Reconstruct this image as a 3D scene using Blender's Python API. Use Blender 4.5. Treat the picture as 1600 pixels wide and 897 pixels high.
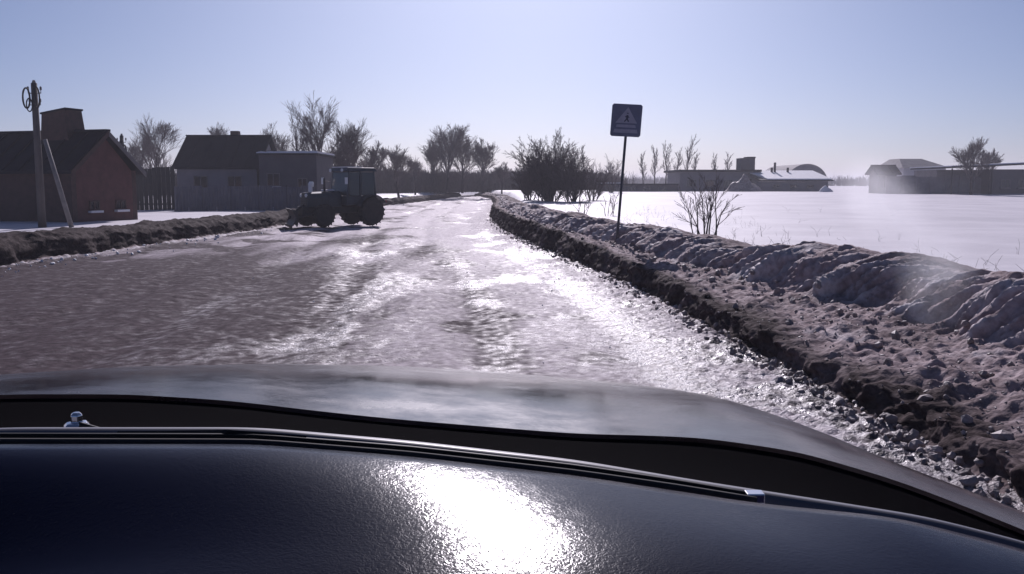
import bpy, bmesh, math, random
import numpy as np
from mathutils import Vector, Matrix

for _o in list(bpy.data.objects):
    bpy.data.objects.remove(_o)
scene = bpy.context.scene
R = math.radians
random.seed(7)

# ------------------------------------------------------------------ camera, sky, sun, exposure
CAM_H, FPX, PITCH = 1.8, 1386.0, R(6.63)
cam_data = bpy.data.cameras.new("camera")
cam = bpy.data.objects.new("camera", cam_data)
scene.collection.objects.link(cam)
cam.location = (0, 0, CAM_H)
cam.rotation_euler = (math.pi / 2 - PITCH, 0, 0)
cam_data.sensor_width = 36.0
cam_data.lens = 36.0 * FPX / 1600.0
cam_data.clip_start = 0.02
cam_data.clip_end = 6000
scene.camera = cam

SUN_EL, SUN_AZ = R(30.0), R(0.9)          # azimuth to the right of straight ahead (+Y)
world = bpy.data.worlds.new("World")
scene.world = world
world.use_nodes = True
wn, wl = world.node_tree.nodes, world.node_tree.links
wn.clear()
w_out = wn.new("ShaderNodeOutputWorld")
w_bg = wn.new("ShaderNodeBackground")
w_sky = wn.new("ShaderNodeTexSky")
w_sky.sky_type = 'NISHITA'
w_sky.sun_disc = False
w_sky.sun_elevation = SUN_EL
w_sky.sun_rotation = SUN_AZ
w_sky.air_density = 0.6
w_sky.dust_density = 1.35
w_sky.ozone_density = 6.0
w_bg.inputs["Strength"].default_value = 0.056
wl.new(w_sky.outputs["Color"], w_bg.inputs["Color"])
wl.new(w_bg.outputs["Background"], w_out.inputs["Surface"])

sun_data = bpy.data.lights.new("sun", 'SUN')
sun_data.energy = 4.0
sun_data.angle = R(0.53)
sun_data.color = (1.0, 0.925, 0.90)
sun = bpy.data.objects.new("sun", sun_data)
scene.collection.objects.link(sun)
_d = Vector((math.sin(SUN_AZ) * math.cos(SUN_EL), math.cos(SUN_AZ) * math.cos(SUN_EL), math.sin(SUN_EL)))
sun.rotation_euler = _d.to_track_quat('Z', 'Y').to_euler()
sun.location = (0, 40, 40)

vs = scene.view_settings
vs.view_transform = 'Standard'
vs.look = 'None'
vs.gamma = 1.0
vs.exposure = 0.0
vs.use_curve_mapping = False
try:
    vs.use_white_balance = True
    vs.white_balance_temperature = 6100
    vs.white_balance_tint = 18
except Exception:
    pass
scene.cycles.max_bounces = 6
scene.cycles.volume_bounces = 1
scene.cycles.use_denoising = True

# ------------------------------------------------------------------ helpers
CP, SP = math.cos(PITCH), math.sin(PITCH)


def ray(px, py):
    u, v = (px - 800.0) / FPX, (448.5 - py) / FPX
    return Vector((u, CP + v * SP, -SP + v * CP))


def at_y(px, py, Y):
    """the point of the world on the pixel's ray at distance Y ahead"""
    d = ray(px, py)
    return Vector((0, 0, CAM_H)) + d * (Y / d.y)


def at_z(px, py, Z=0.0):
    d = ray(px, py)
    return Vector((0, 0, CAM_H)) + d * ((Z - CAM_H) / d.z)


_rs = np.random.RandomState(5)
_perm = np.concatenate([_rs.permutation(512)] * 3)
_grad = _rs.normal(size=(512, 3))
_grad /= np.linalg.norm(_grad, axis=1)[:, None]


def noise(x, y, z=0.0):
    x, y, z = np.broadcast_arrays(np.asarray(x, float), np.asarray(y, float), np.asarray(z, float))
    xi, yi, zi = np.floor(x).astype(int), np.floor(y).astype(int), np.floor(z).astype(int)
    xf, yf, zf = x - xi, y - yi, z - zi
    u, v, w = [t * t * t * (t * (t * 6 - 15) + 10) for t in (xf, yf, zf)]
    out = 0
    for dx in (0, 1):
        for dy in (0, 1):
            for dz in (0, 1):
                g = _grad[_perm[_perm[_perm[(xi + dx) & 511] + ((yi + dy) & 511)] + ((zi + dz) & 511)]]
                dot = g[..., 0] * (xf - dx) + g[..., 1] * (yf - dy) + g[..., 2] * (zf - dz)
                out = out + dot * (u if dx else 1 - u) * (v if dy else 1 - v) * (w if dz else 1 - w)
    return out * 1.6


def fbm(x, y, z=0.0, oct=4, gain=0.5):
    a, f, s = 1.0, 1.0, 0
    for i in range(oct):
        s = s + a * noise(x * f + 17.3 * i, y * f + 5.1 * i, z * f if np.ndim(z) or z else 0.37 * i)
        a *= gain
        f *= 2.03
    return s


def smooth(a, b, x):
    t = np.clip((np.asarray(x, float) - a) / (b - a), 0, 1)
    return t * t * (3 - 2 * t)


COL = scene.collection


def link_mesh(name, verts, faces, mat, parent=None, shade=False):
    me = bpy.data.meshes.new(name)
    me.from_pydata([tuple(v) for v in verts], [], faces)
    me.update()
    if mat:
        me.materials.append(mat)
    if shade:
        me.polygons.foreach_set("use_smooth", [True] * len(me.polygons))
    o = bpy.data.objects.new(name, me)
    COL.objects.link(o)
    if parent:
        o.parent = parent
    return o


def grid_mesh(name, P, mat, attrs=None, shade=True, parent=None):
    """P: (rows, cols, 3) array -> one sheet"""
    r, c = P.shape[:2]
    me = bpy.data.meshes.new(name)
    idx = np.arange(r * c).reshape(r, c)
    q = np.stack([idx[:-1, :-1], idx[:-1, 1:], idx[1:, 1:], idx[1:, :-1]], -1).reshape(-1, 4)
    me.vertices.add(r * c)
    me.vertices.foreach_set("co", P.reshape(-1).astype(np.float32))
    me.loops.add(q.size)
    me.loops.foreach_set("vertex_index", q.reshape(-1).astype(np.int32))
    me.polygons.add(len(q))
    me.polygons.foreach_set("loop_start", np.arange(0, q.size, 4, dtype=np.int32))
    me.polygons.foreach_set("loop_total", np.full(len(q), 4, dtype=np.int32))
    me.update(calc_edges=True)
    me.validate()
    for k, v in (attrs or {}).items():
        a = me.attributes.new(k, 'FLOAT', 'POINT')
        a.data.foreach_set("value", v.reshape(-1).astype(np.float32))
    if shade:
        me.polygons.foreach_set("use_smooth", [True] * len(me.polygons))
    me.materials.append(mat)
    o = bpy.data.objects.new(name, me)
    COL.objects.link(o)
    if parent:
        o.parent = parent
    return o


class MB:
    """collects boxes, prisms, bars and lathes for one mesh"""

    def __init__(self):
        self.v, self.f = [], []

    def add(self, vs, fs):
        n = len(self.v)
        self.v += [tuple(x) for x in vs]
        self.f += [tuple(i + n for i in f) for f in fs]
        return self

    def box(self, x0, x1, y0, y1, z0, z1, M=None):
        p = [Vector((x, y, z)) for z in (z0, z1) for x, y in ((x0, y0), (x1, y0), (x1, y1), (x0, y1))]
        if M:
            p = [M @ a for a in p]
        return self.add(p, [(3, 2, 1, 0), (4, 5, 6, 7), (0, 1, 5, 4), (1, 2, 6, 5), (2, 3, 7, 6), (3, 0, 4, 7)])

    def hexa(self, low, high):
        """two rings of equal length -> closed prism"""
        n = len(low)
        fs = [tuple(range(n))[::-1], tuple(range(n, 2 * n))]
        fs += [(i, (i + 1) % n, n + (i + 1) % n, n + i) for i in range(n)]
        return self.add(list(low) + list(high), fs)

    def tube(self, pts, radii, n=8, cap=True):
        pts = [Vector(p) for p in pts]
        if not hasattr(radii, '__len__'):
            radii = [radii] * len(pts)
        vs, fs = [], []
        up = Vector((0.13, 0.31, 0.94)).normalized()
        for i, p in enumerate(pts):
            t = (pts[min(i + 1, len(pts) - 1)] - pts[max(i - 1, 0)]).normalized()
            a = t.cross(up)
            if a.length < 1e-3:
                a = t.cross(Vector((1, 0, 0)))
            a.normalize()
            b = t.cross(a)
            for k in range(n):
                an = 2 * math.pi * k / n
                vs.append(p + (a * math.cos(an) + b * math.sin(an)) * radii[i])
        for i in range(len(pts) - 1):
            for k in range(n):
                fs.append((i * n + k, i * n + (k + 1) % n, (i + 1) * n + (k + 1) % n, (i + 1) * n + k))
        if cap:
            fs.append(tuple(range(n))[::-1])
            fs.append(tuple((len(pts) - 1) * n + k for k in range(n)))
        return self.add(vs, fs)

    def lathe(self, prof, n=24, axis='Y', off=(0, 0, 0)):
        """prof: list of (radius, along)"""
        vs, fs = [], []
        for r, h in prof:
            for k in range(n):
                an = 2 * math.pi * k / n
                c, s = r * math.cos(an), r * math.sin(an)
                p = {'Y': (c, h, s), 'Z': (c, s, h), 'X': (h, c, s)}[axis]
                vs.append((p[0] + off[0], p[1] + off[1], p[2] + off[2]))
        m = len(prof)
        for i in range(m - 1):
            for k in range(n):
                fs.append((i * n + k, i * n + (k + 1) % n, (i + 1) * n + (k + 1) % n, (i + 1) * n + k))
        fs.append(tuple(range(n))[::-1])
        fs.append(tuple((m - 1) * n + k for k in range(n)))
        return self.add(vs, fs)

    def build(self, name, mat, parent=None, shade=False, bevel=0):
        o = link_mesh(name, self.v, self.f, mat, parent, shade)
        if bevel:
            m = o.modifiers.new("bevel", 'BEVEL')
            m.width = bevel
            m.segments = 2
            m.limit_method = 'ANGLE'
        return o


def tag(o, label=None, cat=None, group=None, kind=None):
    if label:
        o["label"] = label
    if cat:
        o["category"] = cat
    if group:
        o["group"] = group
    if kind:
        o["kind"] = kind
    return o


def empty(name, loc=(0, 0, 0), rz=0.0):
    o = bpy.data.objects.new(name, None)
    COL.objects.link(o)
    o.location = loc
    o.rotation_euler = (0, 0, rz)
    o.empty_display_size = 0.2
    return o


# ------------------------------------------------------------------ materials
def mat(name, c1, c2=None, scale=4.0, rough=0.7, rough2=None, bump=0.0, bscale=30.0, spec=0.5, metal=0.0,
        coat=0.0, stretch=(1, 1, 1), detail=6.0, lo=0.35, hi=0.65, dist=0.03):
    m = bpy.data.materials.new(name)
    m.use_nodes = True
    nt = m.node_tree
    n, l = nt.nodes, nt.links
    b = n["Principled BSDF"]
    b.inputs["Roughness"].default_value = rough
    b.inputs["Specular IOR Level"].default_value = spec
    b.inputs["Metallic"].default_value = metal
    b.inputs["Coat Weight"].default_value = coat
    b.inputs["Base Color"].default_value = (*c1, 1)
    tc = n.new("ShaderNodeTexCoord")
    mp = n.new("ShaderNodeMapping")
    mp.inputs["Scale"].default_value = stretch
    l.new(tc.outputs["Object"], mp.inputs["Vector"])
    if c2 is not None:
        t = n.new("ShaderNodeTexNoise")
        t.inputs["Scale"].default_value = scale
        t.inputs["Detail"].default_value = detail
        t.inputs["Roughness"].default_value = 0.62
        l.new(mp.outputs["Vector"], t.inputs["Vector"])
        r = n.new("ShaderNodeValToRGB")
        r.color_ramp.elements[0].position = lo
        r.color_ramp.elements[1].position = hi
        r.color_ramp.elements[0].color = (*c1, 1)
        r.color_ramp.elements[1].color = (*c2, 1)
        l.new(t.outputs["Fac"], r.inputs["Fac"])
        l.new(r.outputs["Color"], b.inputs["Base Color"])
        if rough2 is not None:
            mr = n.new("ShaderNodeMapRange")
            mr.inputs["From Min"].default_value = lo
            mr.inputs["From Max"].default_value = hi
            mr.inputs["To Min"].default_value = rough
            mr.inputs["To Max"].default_value = rough2
            l.new(t.outputs["Fac"], mr.inputs["Value"])
            l.new(mr.outputs["Result"], b.inputs["Roughness"])
    if bump:
        t2 = n.new("ShaderNodeTexNoise")
        t2.inputs["Scale"].default_value = bscale
        t2.inputs["Detail"].default_value = 5.0
        l.new(mp.outputs["Vector"], t2.inputs["Vector"])
        bp = n.new("ShaderNodeBump")
        bp.inputs["Strength"].default_value = bump
        bp.inputs["Distance"].default_value = dist
        l.new(t2.outputs["Fac"], bp.inputs["Height"])
        l.new(bp.outputs["Normal"], b.inputs["Normal"])
    return m


def mix_by_attr(name, attr, A, B, bump, bscale, dist, noise_amt=0.0, nscale=6.0, dry_bump=1.0, C=None):
    """A, B: (colour1, colour2, rough1, rough2, spec); blend by vertex attribute (a real coverage: ice, mud, dirt)"""
    m = bpy.data.materials.new(name)
    m.use_nodes = True
    nt = m.node_tree
    n, l = nt.nodes, nt.links
    b = n["Principled BSDF"]
    tc = n.new("ShaderNodeTexCoord")
    at = n.new("ShaderNodeAttribute")
    at.attribute_name = attr
    t = n.new("ShaderNodeTexNoise")
    t.inputs["Scale"].default_value = nscale
    t.inputs["Detail"].default_value = 8
    t.inputs["Roughness"].default_value = 0.65
    l.new(tc.outputs["Object"], t.inputs["Vector"])
    # coverage broken up by noise
    ma = n.new("ShaderNodeMath"); ma.operation = 'SUBTRACT'
    l.new(t.outputs["Fac"], ma.inputs[0]); ma.inputs[1].default_value = 0.5
    mm = n.new("ShaderNodeMath"); mm.operation = 'MULTIPLY_ADD'
    l.new(ma.outputs[0], mm.inputs[0]); mm.inputs[1].default_value = noise_amt
    l.new(at.outputs["Fac"], mm.inputs[2])
    cl = n.new("ShaderNodeClamp")
    l.new(mm.outputs[0], cl.inputs["Value"])
    t3 = n.new("ShaderNodeTexNoise")
    t3.inputs["Scale"].default_value = nscale * 2.7
    t3.inputs["Detail"].default_value = 7
    l.new(tc.outputs["Object"], t3.inputs["Vector"])

    def mixc(a, c, fac):
        x = n.new("ShaderNodeMix"); x.data_type = 'RGBA'
        l.new(fac, x.inputs[0])
        for s, val in ((6, a), (7, c)):
            if isinstance(val, tuple):
                x.inputs[s].default_value = (*val, 1)
            else:
                l.new(val, x.inputs[s])
        return x.outputs[2]

    def mixf(a, c, fac):
        x = n.new("ShaderNodeMix"); x.data_type = 'FLOAT'
        l.new(fac, x.inputs[0])
        for s, val in ((2, a), (3, c)):
            if isinstance(val, (int, float)):
                x.inputs[s].default_value = val
            else:
                l.new(val, x.inputs[s])
        return x.outputs[0]
    st = n.new("ShaderNodeMapRange")
    st.inputs["From Min"].default_value = 0.36
    st.inputs["From Max"].default_value = 0.64
    l.new(t3.outputs["Fac"], st.inputs["Value"])
    fac = st.outputs["Result"]
    ca = mixc(A[0], A[1], fac); cb = mixc(B[0], B[1], fac)
    ra = mixf(A[2], A[3], fac); rb = mixf(B[2], B[3], fac)
    fc, fr, fs = mixc(ca, cb, cl.outputs[0]), mixf(ra, rb, cl.outputs[0]), mixf(A[4], B[4], cl.outputs[0])
    if C:                                            # a third cover on top: packed old snow, on the bank also painted lit ribs
        at2 = n.new("ShaderNodeAttribute"); at2.attribute_name = C[0]
        m2 = n.new("ShaderNodeMath"); m2.operation = 'MULTIPLY_ADD'
        l.new(ma.outputs[0], m2.inputs[0]); m2.inputs[1].default_value = -1.6
        l.new(at2.outputs["Fac"], m2.inputs[2])
        c2 = n.new("ShaderNodeClamp"); l.new(m2.outputs[0], c2.inputs["Value"])
        fc = mixc(fc, mixc(C[1], C[2], fac), c2.outputs[0])
        fr = mixf(fr, C[3], c2.outputs[0])
        fs = mixf(fs, C[4], c2.outputs[0])
    l.new(fc, b.inputs["Base Color"])
    l.new(fr, b.inputs["Roughness"])
    l.new(fs, b.inputs["Specular IOR Level"])
    t2 = n.new("ShaderNodeTexNoise")
    t2.inputs["Scale"].default_value = bscale
    t2.inputs["Detail"].default_value = 6
    l.new(tc.outputs["Object"], t2.inputs["Vector"])
    bp = n.new("ShaderNodeBump")
    bp.inputs["Strength"].default_value = bump
    bp.inputs["Distance"].default_value = dist
    l.new(mixf(bump * dry_bump, bump, cl.outputs[0]), bp.inputs["Strength"])
    l.new(t2.outputs["Fac"], bp.inputs["Height"])
    l.new(bp.outputs["Normal"], b.inputs["Normal"])
    return m


M = {}
M['snow'] = mat("field_snow", (0.70, 0.665, 0.70), (0.58, 0.55, 0.585), 0.35, 0.65, bump=0.35, bscale=2.5, spec=0.25, dist=0.05)
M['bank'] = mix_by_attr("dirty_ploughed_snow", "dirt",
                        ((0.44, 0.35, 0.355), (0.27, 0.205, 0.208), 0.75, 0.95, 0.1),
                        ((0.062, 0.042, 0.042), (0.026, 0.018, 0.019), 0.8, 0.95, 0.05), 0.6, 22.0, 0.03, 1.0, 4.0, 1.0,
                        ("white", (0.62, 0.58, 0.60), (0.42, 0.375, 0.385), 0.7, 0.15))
M['road'] = mix_by_attr("packed_icy_road", "wet",
                        ((0.070, 0.047, 0.056), (0.040, 0.027, 0.033), 0.78, 0.92, 0.06),
                        ((0.27, 0.235, 0.26), (0.075, 0.056, 0.066), 0.24, 0.5, 0.36), 1.0, 32.0, 0.03, 1.8, 3.6, 0.25,
                        ("pack", (0.60, 0.53, 0.575), (0.38, 0.32, 0.35), 0.7, 0.15))
M['clod'] = mat("snow_clod", (0.36, 0.30, 0.295), (0.17, 0.135, 0.13), 5, 0.6, bump=0.5, bscale=30)
M['brick'] = mat("red_brick", (0.125, 0.050, 0.048), (0.085, 0.036, 0.036), 3, 0.85, bump=0.2, bscale=20)
M['brickd'] = mat("brown_brick", (0.09, 0.05, 0.045), (0.06, 0.036, 0.034), 4, 0.85)
M['roofm'] = mat("dark_roof_sheet", (0.018, 0.018, 0.026), (0.028, 0.027, 0.034), 1.5, 0.75, spec=0.12)
M['trim'] = mat("grey_trim", (0.20, 0.18, 0.18), (0.14, 0.13, 0.13), 3, 0.7)
M['wallgrey'] = mat("grey_render", (0.21, 0.20, 0.225), (0.165, 0.155, 0.175), 0.8, 0.85)
M['walldark'] = mat("dark_cladding", (0.10, 0.092, 0.105), (0.075, 0.07, 0.085), 1.2, 0.8)
M['sheet'] = mat("blue_grey_steel_sheet", (0.125, 0.128, 0.16), (0.10, 0.10, 0.125), 2, 0.5, spec=0.4)
M['plank'] = mat("weathered_dark_plank", (0.05, 0.046, 0.044), (0.03, 0.03, 0.03), 3, 0.85, stretch=(1, 1, 0.15))
M['concrete'] = mat("grey_concrete", (0.26, 0.24, 0.25), (0.19, 0.175, 0.185), 1.5, 0.85, bump=0.2, bscale=12)
M['pale'] = mat("pale_render", (0.55, 0.52, 0.54), (0.46, 0.44, 0.46), 1, 0.85)
M['glass'] = mat("dark_window_glass", (0.02, 0.022, 0.03), None, rough=0.08, spec=0.8)
M['snowcap'] = mat("roof_snow", (0.80, 0.79, 0.82), (0.72, 0.71, 0.74), 2, 0.6, bump=0.2, bscale=5)
M['wood'] = mat("grey_pole_timber", (0.12, 0.105, 0.10), (0.07, 0.06, 0.058), 5, 0.85, stretch=(1, 1, 0.2))
M['strut'] = mat("pale_pole_concrete", (0.24, 0.22, 0.21), (0.17, 0.155, 0.15), 4, 0.8)
M['cable'] = mat("black_cable", (0.015, 0.015, 0.017), None, rough=0.6)
M['bark'] = mat("winter_bark", (0.055, 0.046, 0.045), (0.03, 0.026, 0.026), 6, 0.9)
M['twig'] = mat("winter_twigs", (0.17, 0.14, 0.14), (0.11, 0.09, 0.09), 3, 0.85)
M['scrub'] = mat("scrub_twigs", (0.115, 0.092, 0.095), (0.07, 0.056, 0.06), 3, 0.9)
M['signblue'] = mat("sign_blue", (0.11, 0.125, 0.21), (0.09, 0.10, 0.165), 6, 0.5)
M['signwhite'] = mat("sign_white", (0.30, 0.30, 0.38), (0.24, 0.24, 0.31), 8, 0.5)
M['signdark'] = mat("sign_black", (0.03, 0.035, 0.07), None, rough=0.5)
M['steel'] = mat("galvanised_post", (0.10, 0.10, 0.115), (0.07, 0.07, 0.08), 8, 0.55, metal=0.3)
M['tblue'] = mat("tractor_blue_paint", (0.028, 0.048, 0.066), (0.018, 0.028, 0.036), 4, 0.5, coat=0.1)
M['tdark'] = mat("tractor_dark_iron", (0.025, 0.025, 0.03), (0.04, 0.034, 0.034), 6, 0.6)
M['rubber'] = mat("black_rubber", (0.018, 0.018, 0.02), (0.035, 0.03, 0.03), 6, 0.85)
M['rim'] = mat("dirty_rim", (0.14, 0.11, 0.09), (0.08, 0.065, 0.06), 8, 0.6)
M['cabglass'] = mat("tractor_cab_glass", (0.03, 0.045, 0.055), None, rough=0.1, spec=0.7)
M['lamp'] = mat("lamp_lens", (0.75, 0.76, 0.78), None, rough=0.2)
M['red'] = mat("red_lens", (0.25, 0.03, 0.03), None, rough=0.3)
M['blade'] = mat("worn_steel_blade", (0.05, 0.045, 0.045), (0.10, 0.09, 0.09), 4, 0.5, metal=0.5)

# ------------------------------------------------------------------ the lie of the land (metres; Y ahead, X to the right)
def curve(pts, blur=1.2):
    ys = np.arange(-30, 260, 0.25)
    p = np.array(pts, float)
    v = np.interp(ys, p[:, 0], p[:, 1])
    out = v.copy()
    # blur width grows with distance
    for w, lo in ((3, -30), (9, 12), (25, 40)):
        k = np.hanning(w + 2)[1:-1]; k /= k.sum()
        s = np.convolve(np.pad(v, (w // 2, w // 2), mode='edge'), k, 'valid')
        out = np.where(ys > lo, s, out)
    return lambda Y: np.interp(Y, ys, out)


# right-hand ploughed bank: foot on the road, top of the cut, foot of the ridge, crest
R_BASE = curve([(-30, 3.0), (4, 2.95), (6, 2.88), (8, 2.70), (11, 2.5), (15, 2.15), (19, 1.62), (24, 0.9), (30, 0.15), (36, -0.5),
                (44, -1.0), (52, -1.3), (75, -1.5), (100, -2.4), (130, -6.0), (260, -40)])
R_CUT = curve([(-30, 0.2), (6, 0.2), (8, 0.22), (12, 0.3), (16, 0.38), (24, 0.6), (36, 0.66), (52, 0.6), (80, 0.5), (130, 0.4), (260, .3)])
R_FOOT = curve([(-30, 1.6), (6, 1.5), (8, 1.62), (10, 1.6), (12.6, 1.3), (16, 1.05), (20, 1.0), (24, 0.75), (36, 0.85), (52, 0.6), (80, 0.6), (260, .6)])
R_FOOTZ = curve([(-30, .4), (6, .40), (10, .43), (16, .45), (24, .5), (40, .55), (80, .5), (260, .5)])
R_CREST = curve([(-30, 2.3), (6, 2.25), (8, 2.2), (10.4, 2.25), (13, 1.9), (16, 1.6), (20, 1.55), (24, 1.2), (36, 1.6), (52, 1.15), (80, 1.2), (260, 1.2)])
R_CRESTZ = curve([(-30, .95), (8, .95), (13, .92), (18, .84), (24, .84), (36, .82), (52, .78), (80, .6), (260, .5)])
# left-hand bank
L_BASE = curve([(-30, -11.6), (10, -11.5), (20, -11.1), (27, -10.5), (36, -9.8), (50, -9.9), (71, -10.4), (90, -8.8), (119, -6.6), (140, -9.5), (260, -44)])
L_CRESTZ = curve([(-30, .64), (22, .64), (30, .60), (40, .54), (60, .5), (90, .55), (140, .6), (260, .6)])


def field_z(X, Y):
    return 0.33 + 0.62 * smooth(15, 115, Y) + 0.07 * fbm(np.asarray(X) * 0.06, np.asarray(Y) * 0.05, oct=3)


def yard_z(X, Y):
    return 0.30 + 0.5 * smooth(40, 115, Y) + 0.06 * fbm(np.asarray(X) * 0.11 + 9, np.asarray(Y) * 0.1, oct=3)


def ground_z(X, Y):
    r, l = R_BASE(Y), L_BASE(Y)
    a = smooth(0.9, 2.2, X - r)             # 1 on the field
    b = smooth(0.9, 2.6, l - X)             # 1 on the yards
    z = -0.18 + (field_z(X, Y) + 0.18) * a + (yard_z(X, Y) + 0.18) * b
    return z


# one snow sheet out to the horizon
t = np.linspace(-1, 1, 360)
gx = np.sinh(t * 5.6) / np.sinh(5.6) * 2500
s = np.linspace(0, 1, 460)
gy = -40 + (np.sinh(s * 5.0) / np.sinh(5.0)) * 3500
GX, GY = np.meshgrid(gx, gy)
GZ = ground_z(GX, GY)
GZ += 0.05 * fbm(GX * .16, GY * .28, oct=3) * smooth(2.5, 6, GX - R_BASE(GY)) * smooth(120, 60, GY)
GZ += 0.012 * fbm(GX * 1.3, GY * 1.3, oct=3) * smooth(0, 60, 80 - GY)
snow = grid_mesh("snow_ground", np.stack([GX, GY, GZ], -1), M['snow'])
tag(snow, "white snow lying over the open field and yards", None, kind="structure")

# road: packed, rutted, dirty ice
yy = np.concatenate([np.linspace(1.0, 5.5, 40)[:-1], 5.5 * (140 / 5.5) ** np.linspace(0, 1, 900)])
tt = np.linspace(0, 1, 420)
YY = np.repeat(yy[:, None], len(tt), 1)
LB, RB = L_BASE(yy)[:, None] - 0.6, R_BASE(yy)[:, None] + 0.35
XX = LB + (RB - LB) * tt[None, :]
d_r = R_BASE(yy)[:, None] - XX                      # distance from the right bank's foot
d_l = XX - L_BASE(yy)[:, None]
lane = (XX - (R_BASE(yy)[:, None] + L_BASE(yy)[:, None]) / 2)
fade = np.clip(7.0 / np.maximum(YY, 7.0), 0.3, 1)
rut = 0.0
for c, w in ((1.3, .28), (3.0, .3), (4.9, .35), (6.8, .35), (8.6, .4)):
    wob = 0.35 * noise(YY * 0.06 + c, c * 3.1)
    rut = rut - 0.045 * np.exp(-((d_r - c - wob) / w) ** 2)
rough_patch = smooth(-0.25, 0.45, fbm(XX * 0.35 + 3, YY * 0.16, oct=3) + 0.25 * smooth(5.5, 1.5, np.abs(d_r - 3.2)))
ZZ = (0.02 * fbm(XX * 0.5, YY * 0.25, oct=3) + rut * 0.9
      + rough_patch * (0.016 * fbm(XX * 4.2, YY * 3.2, oct=3) + 0.012 * np.abs(noise(XX * 11, YY * 9)))
      + 0.010 * fbm(XX * 1.7, YY * 0.6, oct=3)
      + (0.0035 + 0.0095 * smooth(8.5, 4.5, d_r) * smooth(-.3, .3, fbm(XX * 0.8, YY * 0.3 + 9, oct=3))) * noise(XX * 17, YY * 13) * fade)
churn = np.exp(-(d_r / 0.95) ** 2)                   # churned slush at the foot of the bank
ZZ += churn * (0.075 * np.abs(fbm(XX * 6.5, YY * 5.5, oct=3)) + 0.01)
ZZ += np.exp(-(d_l / 0.8) ** 2) * 0.05 * np.abs(fbm(XX * 2.5 + 4, YY * 2.5, oct=3))
ZZ += 0.16 * smooth(70, 125, YY)
track = 0.0                                          # wheel tracks, kept wet and dark by traffic
for c_, w_ in ((1.05, .26), (2.75, .26), (5.2, .3), (6.9, .3)):
    wob = 0.30 * noise(YY * 0.07 + c_ * 2.0, c_)
    track = track + np.exp(-((d_r - c_ - wob) / w_) ** 2) * (1 + .35 * np.sin(YY * 26 + 9 * (d_r - c_)))
streak = fbm(XX * 0.9, YY * 0.12 + 4, oct=4)
torn = fbm(XX * 0.55 + 11, YY * 0.45, oct=4)         # torn crust showing mud
wet = (0.75 * smooth(3.0, 0.7, d_r) + 0.56 * smooth(9.0, 3.8, d_r) + 0.75 * np.exp(-(d_l / 0.7) ** 2)
       + 0.30 * streak + 0.30 * track * smooth(9.0, 6.0, d_r) - 0.26
       + 0.42 * noise(XX * 9.5, YY * 6.0) * smooth(9.5, 6.0, d_r) * smooth(34, 14, YY)
       + 0.55 * smooth(0.0, 0.5, fbm(XX * 0.7 + 31, YY * 0.28, oct=4)) * smooth(8.5, 4.0, d_r) - 0.15)
pack = (0.95 * smooth(17, 40, YY) + smooth(5.0, 3.6, d_r) * smooth(24, 12, YY) * (0.42 - 0.75 * np.clip(track, 0, 1)) + 0.30 * smooth(5.0, 1.0, d_r) * smooth(9, 18, YY) - 0.15 * track
        + 0.65 * streak * smooth(10, 22, YY) - 0.85 * smooth(0.10, 0.42, torn) + 0.10
        + 0.12 * noise(XX * 3.4, YY * 2.2) * smooth(8, 16, YY) - 0.9 * smooth(24, 14, YY) * smooth(3.5, 7.0, d_r))
road = grid_mesh("road", np.stack([XX, YY, ZZ], -1), M['road'], {"wet": np.clip(wet, 0, 1), "pack": np.clip(pack, -.5, 1)})
tag(road, "wide rutted winter road of dirty packed snow and wet ice", None, kind="structure")


def bank(name, rows, base, side, profile, mat_, dirtf, label):
    """sweep a cross-section (list of (offset(Y), z(Y))) along the road edge"""
    yy = rows
    segs = [(o(yy) if callable(o) else np.full_like(yy, o), z(yy) if callable(z) else np.full_like(yy, z), n) for o, z, n in profile]
    cols_o, cols_z, cols_k = [], [], []
    for i in range(len(segs) - 1):
        n = segs[i][2]
        for k in range(n):
            f = k / n
            cols_o.append(segs[i][0] * (1 - f) + segs[i + 1][0] * f)
            cols_z.append(segs[i][1] * (1 - f) + segs[i + 1][1] * f)
            cols_k.append(i + f)
    cols_o.append(segs[-1][0]); cols_z.append(segs[-1][1]); cols_k.append(len(segs) - 1)
    O, Z = np.stack(cols_o, 1), np.stack(cols_z, 1)
    K = np.repeat(np.array(cols_k)[None, :], len(yy), 0)
    # round the profile off
    for _ in range(5):
        O[:, 1:-1] = (O[:, :-2] + 2 * O[:, 1:-1] + O[:, 2:]) / 4
        Z[:, 1:-1] = (Z[:, :-2] + 2 * Z[:, 1:-1] + Z[:, 2:]) / 4
    Y = np.repeat(yy[:, None], O.shape[1], 1)
    X = base(yy)[:, None] + side * O
    return X, Y, Z, K, O


rows = np.concatenate([np.linspace(2.0, 5, 60)[:-1], 5 * (125 / 5.0) ** np.linspace(0, 1, 950)])
prof = [(-0.35, -0.10, 8), (-0.10, -0.02, 10), (0.0, 0.02, 24),
        (lambda y: 0.06 + 0.15 * smooth(8, 30, y), R_CUT, 26),
        (lambda y: R_FOOT(y) * 0.5, lambda y: R_CUT(y) * 0.5 + R_FOOTZ(y) * 0.5, 34),
        (lambda y: R_FOOT(y) - 0.1, R_FOOTZ, 34),
        (lambda y: R_FOOT(y) + 0.22, lambda y: R_FOOTZ(y) + 0.72 * (R_CRESTZ(y) - R_FOOTZ(y)), 20),
        (R_CREST, R_CRESTZ, 12),
        (lambda y: R_CREST(y) + 0.35, lambda y: R_CRESTZ(y) - 0.06, 12),
        (lambda y: R_CREST(y) + 1.0, lambda y: R_CRESTZ(y) * 0.5 + 0.16, 10),
        (lambda y: R_CREST(y) + 2.4, 0.15, 0)]
X, Y, Z, K, O = bank("right", rows, R_BASE, 1, prof, None, None, None)
cut = smooth(1.2, 2.0, K) * smooth(3.7, 3.0, K)              # the dark ploughed face
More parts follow.
